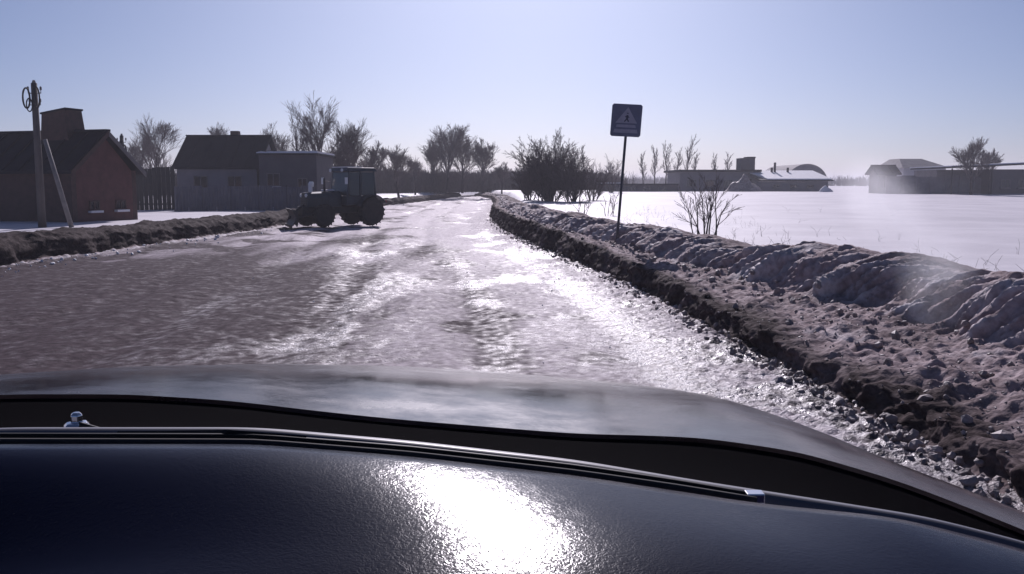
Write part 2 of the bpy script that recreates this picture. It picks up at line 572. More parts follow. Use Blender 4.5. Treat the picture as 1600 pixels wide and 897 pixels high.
ter = smooth(2.9, 3.6, K) * smooth(5.6, 4.9, K)              # lumpy shelf
rid = smooth(4.7, 5.6, K) * smooth(9.3, 7.4, K)              # ridge
on = smooth(1.0, 2.2, K) * smooth(10.0, 8.8, K)
# overall wander so that no line is ruled
X = X + on * 0.12 * fbm(Y * 0.55, 3.0 + 0 * Y, oct=3) * smooth(1.6, 3.4, K)
Z = Z + on * smooth(2.2, 3.2, K) * 0.05 * fbm(Y * 0.4 + 8, X * 0.4, oct=2)
crest_b = smooth(5.2, 6.6, K) * smooth(9, 7.6, K)
Z = Z + crest_b * (0.15 * fbm(Y * 0.75 + 2, 1.5 + 0 * Y, oct=3) + 0.05 * np.abs(noise(Y * 2.2, X * 1.4)))
# shelf: clods and hollows
lump = np.abs(fbm(X * 2.1, Y * 1.9, oct=4))
Z = Z + ter * (0.085 * lump - 0.04 + 0.03 * fbm(X * 6, Y * 6, oct=3))
# cut: torn blocks
X = X + cut * (0.09 * fbm(Y * 2.2, Z * 5, X, oct=4) + 0.03 * noise(Y * 9, Z * 9))
Z = Z + cut * 0.06 * fbm(Y * 2.8, X * 3 + 7, oct=3) * smooth(1.6, 2.8, K)
Z = Z + smooth(0, 1.3, K) * smooth(2.6, 1.5, K) * 0.06 * np.abs(fbm(X * 5, Y * 4.4, oct=3))
# ridge: slabs curling off the plough leave slanting ribs down its face
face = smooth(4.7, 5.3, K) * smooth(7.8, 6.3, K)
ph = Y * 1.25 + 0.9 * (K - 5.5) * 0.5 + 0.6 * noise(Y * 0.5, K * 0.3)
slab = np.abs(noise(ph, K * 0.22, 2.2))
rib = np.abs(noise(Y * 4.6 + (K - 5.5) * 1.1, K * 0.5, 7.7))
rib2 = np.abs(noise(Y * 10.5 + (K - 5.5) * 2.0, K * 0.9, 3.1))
X = X - face * (0.34 * slab + 0.16 * rib + 0.075 * rib2 - 0.16)
Z = Z + face * (0.12 * rib + 0.06 * rib2 - 0.04)
Z = Z + on * 0.016 * fbm(X * 13, Y * 13, oct=2)
far = smooth(26, 60, Y)
dirt = (0.95 * cut + 0.10 * ter + rid * (-0.05 + 0.22 * smooth(6.2, 7.2, K)) + 0.55 * smooth(2.1, 1.0, K) * 0.6
        + 0.35 * fbm(X * 0.9, Y * 0.7, oct=3) + 0.10)
dirt = np.where(K > 8.2, dirt * smooth(9.6, 8.2, K) - 0.4 * smooth(8.2, 9.6, K), dirt)
dirt = dirt + 0.25 * far * on
white = (face * (1.5 * rib + 0.9 * rib2 - 0.15) + crest_b * 0.35 * fbm(Y * 1.4, X * 1.4, oct=3)  # rib terms paint the ridge's lit streaks; the other terms are whiter snow
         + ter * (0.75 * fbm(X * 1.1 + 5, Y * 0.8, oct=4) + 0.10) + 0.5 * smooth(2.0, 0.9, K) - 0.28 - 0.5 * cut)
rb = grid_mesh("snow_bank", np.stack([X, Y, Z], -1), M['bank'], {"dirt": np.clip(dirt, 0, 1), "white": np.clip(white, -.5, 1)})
tag(rb, "ploughed bank of dirty lumpy snow between road and white field", None, kind="structure")
BANK_R = (X, Y, Z, K)

rows = np.concatenate([np.linspace(6, 14, 60)[:-1], 14 * (135 / 14.0) ** np.linspace(0, 1, 620)])
prof = [(-0.5, -0.10, 8), (-0.12, 0.0, 10), (0.05, 0.06, 18),
        (0.16, lambda y: L_CRESTZ(y) * 0.70, 16), (0.42, L_CRESTZ, 16),
        (1.3, lambda y: L_CRESTZ(y) - 0.02, 12), (2.4, lambda y: L_CRESTZ(y) * 0.6, 8), (4.4, 0.12, 0)]
X, Y, Z, K, O = bank("left", rows, L_BASE, -1, prof, None, None, None)
on = smooth(1.0, 2.2, K) * smooth(6.6, 5.0, K)
X = X + on * (0.25 * fbm(Y * 0.3, 2.2 + 0 * Y, oct=3) + 0.06 * fbm(Y * 2, Z * 5, oct=3))
Z = Z + on * (0.10 * fbm(Y * 0.45, X * 0.4, oct=3) + 0.08 * np.abs(fbm(X * 1.6, Y * 1.5, oct=4)) - 0.03 + 0.02 * fbm(X * 7, Y * 7, oct=2))
Z = Z + smooth(0, 1.2, K) * smooth(2.6, 1.4, K) * 0.08 * np.abs(fbm(X * 3, Y * 3, oct=3))
dirt = 1.75 * smooth(1.5, 2.0, K) * smooth(6.2, 5.0, K) + 0.3 * fbm(X * 0.8, Y * 0.6, oct=3)
dirt = dirt - 0.5 * smooth(40, 60, Y) * smooth(3.0, 4.2, K)
lb = grid_mesh("snow_bank", np.stack([X, Y, Z], -1), M['bank'], {"dirt": np.clip(dirt, 0, 1.6), "white": np.clip(0.8 - 1.6 * smooth(1.2, 1.9, K) + 1.2 * smooth(5.0, 6.0, K), -.9, 1)})
tag(lb, "low dark earthy snow bank between road and brick house", None, kind="structure")

# loose clods: along the feet of both banks, over the shelf and on the road
ico_v, ico_f = [], []
_bm = bmesh.new(); bmesh.ops.create_icosphere(_bm, subdivisions=1, radius=1.0)
ico_v = [v.co.copy() for v in _bm.verts]
ico_f = [tuple(v.index for v in f.verts) for f in _bm.faces]
_bm.free()


def clods(name, pts, mat_, label):
    mb = MB()
    for (x, y, z, r) in pts:
        q = Matrix.Rotation(random.uniform(0, 6.3), 3, Vector((random.uniform(-1, 1), random.uniform(-1, 1), random.uniform(-1, 1) + .01)).normalized())
        sc = (random.uniform(.6, 1.3), random.uniform(.6, 1.3), random.uniform(.5, .9))
        mb.add([(q @ Vector((v.x * sc[0], v.y * sc[1], v.z * sc[2]))) * (r * random.uniform(.75, 1.2)) + Vector((x, y, z + r * 0.25)) for v in ico_v], ico_f)
    return tag(mb.build(name, mat_), label, kind="stuff")


pts = []
BX, BY, BZ, BK = BANK_R
cand = np.argwhere((BK > 0.9) & (BK < 2.1) & (BY < 45))
for i, j in cand[np.random.RandomState(1).choice(len(cand), 1300)]:
    pts.append((BX[i, j] - random.uniform(-.02, .25), BY[i, j], BZ[i, j], random.choice((.015, .02, .03, .045))))
cand = np.argwhere((BK > 3.1) & (BK < 5.2) & (BY < 40) & (BY > 3.5))
for i, j in cand[np.random.RandomState(2).choice(len(cand), 380)]:
    pts.append((BX[i, j], BY[i, j], BZ[i, j], random.choice((.015, .02, .03, .04, .06))))
cand = np.argwhere((BK > 2.8) & (BK < 5.0) & (BY < 30) & (BY > 4))
for i, j in cand[np.random.RandomState(9).choice(len(cand), 900)]:
    pts.append((BX[i, j], BY[i, j], BZ[i, j], random.choice((.008, .012, .018))))
clods("snow_clods", pts, M['clod'], "loose clods of dirty snow along the ploughed bank")
pts = []
for k in range(420):
    y = 17 + 60 * random.random() ** 2
    x = float(L_BASE(y)) + random.gauss(0.25, .45)
    pts.append((x, y, 0.02, random.choice((.012, .02, .03, .05))))
for k in range(160):
    y = 6 + 30 * random.random() ** 1.6
    x = float(R_BASE(y)) - abs(random.gauss(0, 3.0)) - .2
    pts.append((x, y, 0.0, random.choice((.007, .01, .014))))
clods("ice_crumbs", pts, M['snowcap'], "white crumbs of broken ice scattered on the road")

# ------------------------------------------------------------------ houses
def frame_at(p, ang):
    """matrix of a house frame: local x along the ridge, y across, origin on the ground"""
    return Matrix.Translation(p) @ Matrix.Rotation(ang, 4, 'Z')


def window(name, parent, M4, x0, x1, z0, z1, y, mat_frame, sill_mat=None, out=-1):
    """window in a wall lying in local y = const, facing out*y: frame bars, panes, sill"""
    f = 0.06
    d = 0.05 * out
    mb = MB()
    ya, yb = sorted((y + 0.02 * out, y + d))
    mb.box(x0, x1, ya, yb, z0, z0 + f, M4).box(x0, x1, ya, yb, z1 - f, z1, M4)
    mb.box(x0, x0 + f, ya, yb, z0 + f, z1 - f, M4).box(x1 - f, x1, ya, yb, z0 + f, z1 - f, M4)
    mb.box((x0 + x1) / 2 - f / 2, (x0 + x1) / 2 + f / 2, ya, yb, z0 + f, z1 - f, M4)
    w = mb.build("window", mat_frame, parent)
    xm = (x0 + x1) / 2
    for a, b in ((x0 + f, xm - f / 2), (xm + f / 2, x1 - f)):
        ya2, yb2 = sorted((y + 0.015 * out, y + 0.03 * out))
        MB().box(a, b, ya2, yb2, z0 + f, z1 - f, M4).build("pane", M['glass'], w)
    ys = sorted((y + 0.003 * out, y + 0.16 * out))
    MB().box(x0 - .06, x1 + .06, ys[0], ys[1], z0 - .09, z0 - .004, M4).build("sill", sill_mat or mat_frame, w)
    return w


def gable_house(root, M4, L0, L1, W, eave, ridge, wall_mat, gable_mat, roof_mat, over=0.3, z0=-0.3):
    """ridge along local x from L0 to L1, width W across y"""
    t_ = 0.12
    h = W / 2
    # four walls as parts
    MB().box(L0, L1, -h, -h + .25, z0, eave, M4).build("wall", wall_mat, root)
    MB().box(L0, L1, h - .25, h, z0, eave, M4).build("wall", wall_mat, root)
    for x in (L0, L1 - .25):
        low = [M4 @ Vector(p) for p in ((x + .003, -h + .252, z0), (x + .003, h - .252, z0), (x + .003, h - .252, eave), (x + .003, 0, ridge - .02), (x + .003, -h + .252, eave))]
        off = (M4.to_3x3() @ Vector((.244, 0, 0)))
        MB().hexa(low[::-1], [p + off for p in low][::-1]).build("gable_wall", gable_mat, root)
    roofs = []
    for sgn in (-1, 1):
        sl = (ridge - eave) / h
        e = h + over
        pts2 = [(0, ridge + .05), (sgn * e, ridge + .05 - sl * e)]
        low, high = [], []
        for x in (L0 - over, L1 + over):
            pass
        a = [M4 @ Vector((L0 - over, pts2[0][0], pts2[0][1])), M4 @ Vector((L1 + over, pts2[0][0], pts2[0][1])),
             M4 @ Vector((L1 + over, pts2[1][0], pts2[1][1])), M4 @ Vector((L0 - over, pts2[1][0], pts2[1][1]))]
        up = Vector((0, 0, t_))
        mb = MB().hexa(a if sgn < 0 else a[::-1], [p + up for p in (a if sgn < 0 else a[::-1])])
        r = mb.build("roof", roof_mat, root)
        roofs.append(r)
        # standing seams
        n = max(3, int((L1 - L0 + 2 * over) / 0.8))
        for k in range(n + 1):
            x = L0 - over + .05 + (L1 - L0 + 2 * over - .1) * k / n
            b = [M4 @ Vector((x - .02, 0.02 * sgn, ridge + .05 + t_ + .002)), M4 @ Vector((x + .02, 0.02 * sgn, ridge + .05 + t_ + .002)),
                 M4 @ Vector((x + .02, pts2[1][0], pts2[1][1] + t_ + .002)), M4 @ Vector((x - .02, pts2[1][0], pts2[1][1] + t_ + .002))]
            MB().hexa(b if sgn < 0 else b[::-1], [p + Vector((0, 0, .04)) for p in (b if sgn < 0 else b[::-1])]).build("seam", roof_mat, r)
    rc = MB().box(L0 - over - .01, L1 + over + .01, -.12, .12, ridge + .13, ridge + .22, M4).build("ridge_cap", roof_mat, roofs[0])
    return roofs


# red-brick house on the left; its gable end looks across the road
apex = at_y(160, 203, 36.0)
ANG = math.atan2(-0.29, 0.957)                     # ridge runs back to the left
bh = empty("brick_house")
M4 = frame_at(Vector((apex.x, apex.y, 0)), ANG)
EA, RI, W_ = 2.35, apex.z - .2, 3.6
roofs = gable_house(bh, M4, -11.0, 0.0, W_, EA, RI, M['brickd'], M['brick'], M['roofm'], 0.28)
for zz in ((-.95, -0.4), (0.5, 1.1)):           # two low windows in the gable, snow on their sills
    MG = M4 @ Matrix.Rotation(math.pi / 2, 4, 'Z')
    window("window", bh, MG, zz[0], zz[1], 0.75, 1.15, 0.0, M['brickd'], M['snowcap'], -1)
# barge boards
for sgn in (-1, 1):
    e = W_ / 2 + .28
    sl = (RI - EA) / (W_ / 2)
    a = [M4 @ Vector((.285, 0, RI - .05)), M4 @ Vector((.285, 0, RI + .16)), M4 @ Vector((.285, sgn * e, RI + .16 - sl * e)), M4 @ Vector((.285, sgn * e, RI - .05 - sl * e))]
    off = M4.to_3x3() @ Vector((.03, 0, 0))
    MB().hexa(a if sgn > 0 else a[::-1], [p + off for p in (a if sgn > 0 else a[::-1])]).build("barge_board", M['trim'] if sgn > 0 else M['brickd'], bh)
# wide brick stack on the ridge, a little narrower at the top
cx0, cx1 = -2.62, -1.32
low = [M4 @ Vector(p) for p in ((cx0, -.5, RI - .35), (cx1 + .1, -.5, RI - .35), (cx1 + .1, .5, RI - .35), (cx0, .5, RI - .35))]
high = [M4 @ Vector(p) for p in ((cx0 + .08, -.45, RI + .84), (cx1 - .06, -.45, RI + 1.0), (cx1 - .06, .45, RI + 1.0), (cx0 + .08, .45, RI + .84))]
ch = MB().hexa(low, high).build("chimney", M['brickd'], bh)
high2 = [p + Vector((0, 0, .004)) for p in high]
MB().hexa([p + (p - sum(high, Vector()) / 4) * .08 for p in high2], [p + (p - sum(high, Vector()) / 4) * .08 + Vector((0, 0, .07)) for p in high2]).build("chimney_cap", M['roofm'], ch)
tag(bh, "low red-brick house with dark roof and wide stack behind the earthy bank", "house")

# second house: dark gable roof, grey walls
p0, p1 = at_y(276, 262, 55.0), at_y(401, 262, 55.0)
h2 = empty("grey_house")
M4 = frame_at(Vector((p0.x, 57.6, 0.2)), 0.0)
L = p1.x - p0.x
roofs = gable_house(h2, M4, 0, L, 5.2, 2.62, 4.5, M['wallgrey'], M['wallgrey'], M['roofm'], 0.25)
window("window", h2, M4, 1.0, 1.9, 1.1, 2.1, -2.6, M['trim'])
window("window", h2, M4, 3.1, 4.0, 1.1, 2.1, -2.6, M['trim'])
MB().box(2.4, 2.9, .5, 1.0, 4.2, 5.0, M4).build("chimney", M['brickd'], h2)
tag(h2, "grey rendered house with steep dark metal gable roof behind a sheet fence", "house")

# flat-roofed dark annexe right of it
an = empty("flat_roofed_annexe")
q0, q1 = at_y(404, 240, 54.0), at_y(494, 238, 54.0)
M4 = frame_at(Vector((q0.x, 54.0, 0.2)), 0.0)
w = q1.x - q0.x
H = q0.z - .28
MB().box(0, w, 0, 5, -.4, H, M4).build("wall", M['walldark'], an)
MB().box(-.15, w + .15, -.2, 5.2, H + .003, H + .10, M4).build("roof", M['roofm'], an)
top = MB()
n = 14
lowp, highp = [], []
for k in range(n):
    x = -.1 + (w + .2) * k / (n - 1)
    dz = .06 + .05 * abs(math.sin(k * 1.7)) + .05 * (k / n)
    lowp.append((x, H + .104, H + .104 + dz))
for k in range(n - 1):
    a, b = lowp[k], lowp[k + 1]
    A = [M4 @ Vector((a[0], -.18, a[1])), M4 @ Vector((b[0], -.18, b[1])), M4 @ Vector((b[0], 5.1, b[1])), M4 @ Vector((a[0], 5.1, a[1]))]
    B = [M4 @ Vector((a[0], -.12, a[2])), M4 @ Vector((b[0], -.12, b[2])), M4 @ Vector((b[0], 5.0, b[2])), M4 @ Vector((a[0], 5.0, a[2]))]
    top.hexa(A, B)
top.build("roof_snow", M['snowcap'], an)
window("window", an, M4, .45, 1.25, 1.45, 2.25, 0.0, M['trim'], M['snowcap'])
window("window", an, M4, 2.3, 2.9, 1.35, 1.95, 0.0, M['trim'])
tag(an, "dark flat-roofed annexe with snow along its roof beside the grey house", "building")

# fences in front of them
fz = lambda x, y: float(yard_z(x, y))
f1 = empty("sheet_fence")
xa, xb, Yf = at_y(272, 300, 49.0).x, at_y(492, 300, 49.0).x, 49.0
n = 10
for k in range(n):
    x0, x1 = xa + (xb - xa) * k / n, xa + (xb - xa) * (k + 1) / n
    zt = 1.66 + .05 * math.sin(k * 2.3)
    mb = MB()
    m_ = 8                                           # trapezoid corrugation
    ring = []
    for i in range(m_ + 1):
        xx = x0 + .01 + (x1 - x0 - .02) * i / m_
        ring.append((xx, Yf - (.045 if i % 2 else 0.0)))
    vs_, fs_ = [], []
    for xx, yy_ in ring:
        vs_ += [(xx, yy_, -.1), (xx, yy_, zt), (xx, yy_ + .012, -.1), (xx, yy_ + .012, zt)]
    for i in range(m_):
        a, b = 4 * i, 4 * i + 4
        fs_ += [(a, b, b + 1, a + 1), (a + 2, a + 3, b + 3, b + 2), (a + 1, b + 1, b + 3, a + 3)]
    mb.add(vs_, fs_)
    mb.build("sheet_panel", M['sheet'], f1)
for k in range(n // 2 + 1):
    x = xa + (xb - xa) * k * 2 / n
    MB().box(x - .04, x + .04, Yf + .02, Yf + .1, -.1, 1.72).build("post", M['tdark'], f1)
tag(f1, "blue-grey profiled steel fence in front of the grey house", "fence")

f2 = empty("plank_fence")
xa, xb, Yf = at_y(196, 300, 51.0).x, at_y(274, 300, 51.0).x, 51.0
n = 11
for k in range(n):
    x0, x1 = xa + (xb - xa) * k / n, xa + (xb - xa) * (k + 1) / n
    zt = 2.72 + random.uniform(-.07, .07)
    MB().box(x0 + .012, x1 - .012, Yf + random.uniform(-.01, .01), Yf + .035, -.1, zt).build("plank", M['plank'], f2)
for z in (.6, 2.2):
    MB().box(xa, xb, Yf + .05, Yf + .11, z, z + .1).build("rail", M['plank'], f2)
tag(f2, "tall dark plank fence filling the gap between the two houses", "fence")

# ------------------------------------------------------------------ poles
def coil(cx, cz, rx, rz, y, r=.035, a0=0, a1=360, tilt=0):
    pts_ = []
    for k in range(25):
        a = R(a0 + (a1 - a0) * k / 24)
        pts_.append((cx + rx * math.cos(a) + tilt * math.sin(a), y, cz + rz * math.sin(a)))
    return pts_


def power_pole(px_top, py_top, px_bot, Yd, radius, label, strut=None, loops=(), zbot=0.1):
    pt = at_y(px_top, py_top, Yd)
    pb = at_y(px_bot, 350, Yd); pb.z = zbot
    root = empty("power_pole", (0, 0, 0))
    up = (pt - pb).normalized()
    MB().tube([pb, pb.lerp(pt, .5), pt], [radius, radius * .88, radius * .72], 10).build("post", M['wood'], root, True)
    cap_p = pt
    MB().tube([cap_p + up * .004, cap_p + up * .1], [radius * .5, radius * .3], 8).build("cap", M['strut'], root)
    for i, (dx, dz, rx, rz, rr) in enumerate(loops):
        MB().tube(coil(pt.x + dx, pt.z + dz, rx, rz, Yd - radius - .05, rr), rr, 6).build("cable_loop", M['cable'], root, True)
    for dz, w_ in ((-.35, .22), (-.75, .18)):
        c = pt + up * dz
        for sgn in (-1, 1):
            h_ = MB().tube([c, c + Vector((sgn * w_, 0, .02)), c + Vector((sgn * w_, 0, .13))], .018, 6).build("hook", M['steel'], root)
            MB().lathe([(.03, 0), (.045, .03), (.03, .06), (.04, .09), (.02, .12)], 8, 'Z', tuple(c + Vector((sgn * w_, 0, .12)))).build("insulator", M['trim'], h_)
    if strut:
        a, b = strut
        MB().tube([a, b], [.075, .085], 8).build("strut", M['strut'], root, True)
    tag(root, label, "power pole", "power poles behind the left bank")
    return root


s0, s1 = at_y(70, 218, 31.0), at_y(112, 356, 31.0)
power_pole(53, 130, 66, 31.0, .14, "tall timber power pole with a pale strut in front of the brick house",
           (s0, s1), [(-.19, -.52, .12, .34, .03), (.16, -.50, .10, .36, .026), (-.10, -.75, .10, .22, .022)])
power_pole(190, 212, 192, 46.0, .13, "short-looking pole with a cable loop peeping past the brick gable", None,
           [(.17, -.82, .12, .34, .04), (.05, -.5, .1, .3, .03)])

# ------------------------------------------------------------------ road sign
sg = empty("road_sign")
Ys = 20.0
pb, pt = at_y(966, 352, Ys), at_y(979.5, 190, Ys)
ax = (pt - pb).normalized()
foot = pb - ax * 0.9
MB().tube([foot, pb, pt + ax * .25], .030, 10).build("post", M['steel'], sg, True)
rt = Vector((ax.z, 0, -ax.x))                       # across the plate
rt = (rt + Vector((0, 0, 0.02))).normalized()
nn = Vector((0, -1, 0))
c = at_y(978.0, 188.5, Ys) + nn * .06


def plate(pts2, y0, y1):
    low = [c + rt * a + ax * b + nn * y0 for a, b in pts2]
    high = [c + rt * a + ax * b + nn * y1 for a, b in pts2]
    return MB().hexa(low, high)


s_ = .335
r_ = .035
sq = [(-s_ + r_, -s_ - .02), (s_ - r_, -s_ - .02), (s_, -s_ + r_ - .02), (s_, s_ - r_ + .02), (s_ - r_, s_ + .02), (-s_ + r_, s_ + .02), (-s_, s_ - r_ + .02), (-s_, -s_ + r_ - .02)]
pl = plate(sq, 0, .02).build("sign_plate", M['signblue'], sg)
MB().tube([c + rt * (-.05) - ax * .15 - nn * .03, c + rt * .05 - ax * .15 - nn * .03], .012, 6).build("clamp", M['steel'], sg)
MB().tube([c + rt * (-.05) + ax * .15 - nn * .03, c + rt * .05 + ax * .15 - nn * .03], .012, 6).build("clamp", M['steel'], sg)
# crossing symbol: white triangle, walking figure, zebra bars
plate([(-.24, -.06), (.24, -.06), (.02, .29)], .021, .024).build("triangle", M['signwhite'], pl)
fig = MB()
for ps, w_ in (([(.015, .115), (.01, .04)], .022), ([(.01, .04), (.05, -.03)], .014), ([(.01, .04), (-.045, -.03)], .014),
               ([(.015, .10), (.055, .06)], .010), ([(.015, .10), (-.035, .07)], .010), ([(.018, .145), (.018, .165)], .017)):
    (a0, b0), (a1, b1) = ps
    dx, dz = a1 - a0, b1 - b0
    l_ = math.hypot(dx, dz)
    ox, oz = -dz / l_ * w_, dx / l_ * w_
    low = [(a0 + ox, b0 + oz), (a0 - ox, b0 - oz), (a1 - ox, b1 - oz), (a1 + ox, b1 + oz)]
    fig.hexa([c + rt * a + ax * b + nn * .0245 for a, b in low], [c + rt * a + ax * b + nn * .0265 for a, b in low])
fig.build("walking_figure", M['signdark'], pl)
for (x0, x1, z0, z1) in ((-.22, .22, -.155, -.095), (-.27, .27, -.275, -.195)):
    plate([(x0, z0), (x1, z0), (x1 * .93, z1), (x0 * .93, z1)], .021, .024).build("zebra_bar", M['signwhite'], pl)
tag(sg, "square blue road sign on a thin leaning post in the snow ridge", "road sign")

# ------------------------------------------------------------------ tractor with a snow blade
def build_tractor():
    root = empty("tractor")
    def part(mb, name, m, par=None, **k):
        return mb.build(name, m, par or root, **k)
    WB = 2.4
    xr, xf = -1.1, 1.3
    def wheel(x, y, r, w_, steer=0):
        mb = MB()
        tyre = mb.lathe([(r * .58, -w_ / 2 * .8), (r * .8, -w_ / 2), (r * .95, -w_ / 2 * .9), (r * .985, -w_ / 2 * .5), (r, 0), (r * .985, w_ / 2 * .5), (r * .95, w_ / 2 * .9), (r * .8, w_ / 2), (r * .58, w_ / 2 * .8)], 28, 'Y', (x, y, r))
        nl = 18
        for k in range(nl):
            for sgn in (-1, 1):
                a = 2 * math.pi * (k + (.5 if sgn > 0 else 0)) / nl
                Mw = Matrix.Translation((x, y, r)) @ Matrix.Rotation(-a, 4, 'Y') @ Matrix.Translation((r * .985, sgn * w_ * .24, 0)) @ Matrix.Rotation(sgn * .6, 4, 'X')
                mb.box(-.02, .035, -w_ * .24, w_ * .24, -.025, .025, Mw)
        t_ = mb.build("wheel", M['rubber'], root)
        sd = 1 if y > 0 else -1
        MB().lathe([(r * .57, -w_ * .36), (r * .55, -w_ * .1 ), (r * .3, sd * w_ * .1), (r * .18, sd * w_ * .34), (r * .10, sd * w_ * .36)] if sd > 0 else
                   [(r * .10, -w_ * .36), (r * .18, -w_ * .34), (r * .3, -w_ * .1), (r * .55, w_ * .1), (r * .57, w_ * .36)], 20, 'Y', (x, y, r)).build("rim", M['rim'], t_, shade=False)
        return t_
    for y in (-.8, .8):
        wheel(xr, y, .62, .38)
        wheel(xf, y * .94, .48, .30)
    # chassis, axles
    part(MB().box(-1.5, 1.75, -.22, .22, .55, .85), "chassis", M['tdark'], bevel=.03)
    part(MB().tube([(xr, -.7, .62), (xr, .7, .62)], .12, 10).box(xr - .3, xr + .3, -.26, .26, .5, 1.05), "rear_axle", M['tdark'])
    part(MB().tube([(xf, -.68, .48), (xf, .68, .48)], .09, 10), "front_axle", M['tdark'])
    # bonnet with a rounded, slightly falling top
    prof = [(-.34, .85), (.34, .85), (.36, 1.3), (.30, 1.48), (.16, 1.55), (-.16, 1.55), (-.30, 1.48), (-.36, 1.3)]
    A = [(0.15, y, z) for y, z in prof]
    B = [(1.85, y * .92, z - (.06 if z > 1 else 0)) for y, z in prof]
    hood = part(MB().hexa(A, B), "bonnet", M['tblue'], bevel=.02)
    g = MB()
    for k in range(7):
        g.box(1.845, 1.875, -.27, .27, .92 + .075 * k, .965 + .075 * k)
    part(g, "grille", M['tdark'], hood)
    for y in (-.22, .22):
        part(MB().lathe([(.03, 0), (.08, .03), (.085, .07), (.07, .085)], 14, 'X', (1.80, y, 1.36)), "headlight", M['lamp'], hood)
    # front weights / blade carrier
    part(MB().box(1.76, 2.05, -.3, .3, .5, .88), "front_weight", M['tdark'], bevel=.03)
    # cab: floor box, posts, panes, roof
    cabw, x0, x1, zb, zt = .74, -1.55, .12, 1.0, 2.42
    part(MB().box(x0 + .1, x1, -cabw, cabw, .92, 1.32), "cab_body", M['tblue'], bevel=.03)
    for (x, xt) in ((x0 + .12, x0 + .2), (x1 - .06, x1 - .18), (-.62, -.62)):
        for y in (-cabw + .04, cabw - .04):
            part(MB().tube([(x, y, 1.3), (xt, y * .95, zt)], .045, 6), "cab_post", M['tblue'])
    for y in (-1, 1):
        for xa_, xb_ in ((x0 + .2, -.68), (-.56, x1 - .16)):
            yy_ = y * (cabw - .04)
            part(MB().hexa([(xa_, yy_, 1.34), (xb_, yy_, 1.34), (xb_, yy_ + y * .012, 1.34), (xa_, yy_ + y * .012, 1.34)],
                           [(xa_, yy_ * .96, zt - .04), (xb_, yy_ * .96, zt - .04), (xb_, yy_ * .96 + y * .012, zt - .04), (xa_, yy_ * .96 + y * .012, zt - .04)]), "window_pane", M['cabglass'])
    part(MB().hexa([(x1 - .05, -.66, 1.34), (x1 - .035, -.66, 1.34), (x1 - .035, .66, 1.34), (x1 - .05, .66, 1.34)],
                   [(x1 - .17, -.63, zt - .03), (x1 - .155, -.63, zt - .03), (x1 - .155, .63, zt - .03), (x1 - .17, .63, zt - .03)]), "windscreen", M['cabglass'])
    part(MB().box(x0 + .12, x0 + .135, -.62, .62, 1.34, zt - .04), "rear_window", M['cabglass'])
    part(MB().box(-.9, -.5, -.2, .2, 1.32, 1.45).box(-.95, -.85, -.2, .2, 1.45, 1.95), "seat", M['tdark'], bevel=.03)
    rf = part(MB().hexa([(x0 + .05, -.78, zt), (x1 + .05, -.78, zt), (x1 + .05, .78, zt), (x0 + .05, .78, zt)],
                        [(x0 + .15, -.68, zt + .17), (x1 - .08, -.68, zt + .17), (x1 - .08, .68, zt + .17), (x0 + .15, .68, zt + .17)]), "cab_roof", M['tblue'], bevel=.03)
    part(MB().box(x0 + .8, x1 - .1, -.6, .6, zt + .175, zt + .215), "roof_snow", M['snowcap'], rf)
    for y in (-.5, .5):
        part(MB().lathe([(.03, 0), (.075, .03), (.075, .07)], 10, 'X', (x1 + .03, y, zt + .05)), "work_light", M['lamp'], rf)
    # rear fenders
    for y in (-1, 1):
        pts_ = []
        mb = MB()
        for k in range(9):
            a0_, a1_ = R(20 + 130 * k / 9), R(20 + 130 * (k + 1) / 9)
            ya_, yb_ = sorted((y * .56, y * 1.04))
            p = [(xr + .74 * math.cos(a), z_, .62 + .74 * math.sin(a)) for a in (a0_, a1_) for z_ in (ya_, yb_)]
            q = [(xr + .77 * math.cos(a), z_, .62 + .77 * math.sin(a)) for a in (a0_, a1_) for z_ in (ya_, yb_)]
            mb.hexa([p[0], p[1], p[3], p[2]], [q[0], q[1], q[3], q[2]])
        fd = part(mb, "fender", M['tblue'])
        part(MB().box(xr - .74, xr - .69, y * .9 - .06, y * .9 + .06, 1.0, 1.12), "tail_light", M['red'], fd)
        # mirrors on brackets
        mr = part(MB().tube([(x1 - .02, y * .74, 1.95), (x1 + .18, y * 1.02, 2.0)], .016, 6), "mirror_arm", M['tdark'])
        part(MB().box(x1 + .17, x1 + .20, y * 1.02 - .1, y * 1.02 + .1, 1.85, 2.15), "mirror", M['lamp'], mr)
    # exhaust and air cleaner standing on the bonnet
    part(MB().tube([(.95, .24, 1.5), (.95, .24, 2.0), (.95, .24, 2.12)], [.05, .05, .04], 10), "exhaust", M['tdark'])
    part(MB().lathe([(.05, 1.5), (.05, 1.72), (.11, 1.74), (.12, 1.9), (.08, 1.97)], 12, 'Z', (1.35, -.2, 0)), "air_cleaner", M['lamp'])
    part(MB().lathe([(.06, 1.5), (.08, 1.6), (.08, 1.86), (.05, 1.92)], 12, 'Z', (1.62, .16, 0)), "pre_cleaner", M['lamp'])
    part(MB().box(.35, .95, -.1, .1, 1.553, 1.62), "bonnet_snow", M['snowcap'], hood, bevel=.03)
    # push frame and blade, angled
    fr = MB()
    for y in (-.42, .42):
        fr.tube([(.6, y, .62), (1.9, y, .52), (2.45, y * .7, .38)], .06, 8)
    fr.tube([(1.85, 0, .95), (2.4, 0, .62)], .05, 8)
    part(fr, "push_frame", M['tdark'])
    bl = MB()
    Mb = Matrix.Translation((2.62, 0, 0)) @ Matrix.Rotation(R(-22), 4, 'Z')
    n = 8
    ring0, ring1 = [], []
    for k in range(n + 1):
        a = -1 + 2 * k / n
        z_ = .08 + .72 * (k / n)
        x_ = -.16 * (1 - a * a)
        ring0.append((x_, z_)); ring1.append((x_ - .04, z_))
    prof2 = ring0 + ring1[::-1]
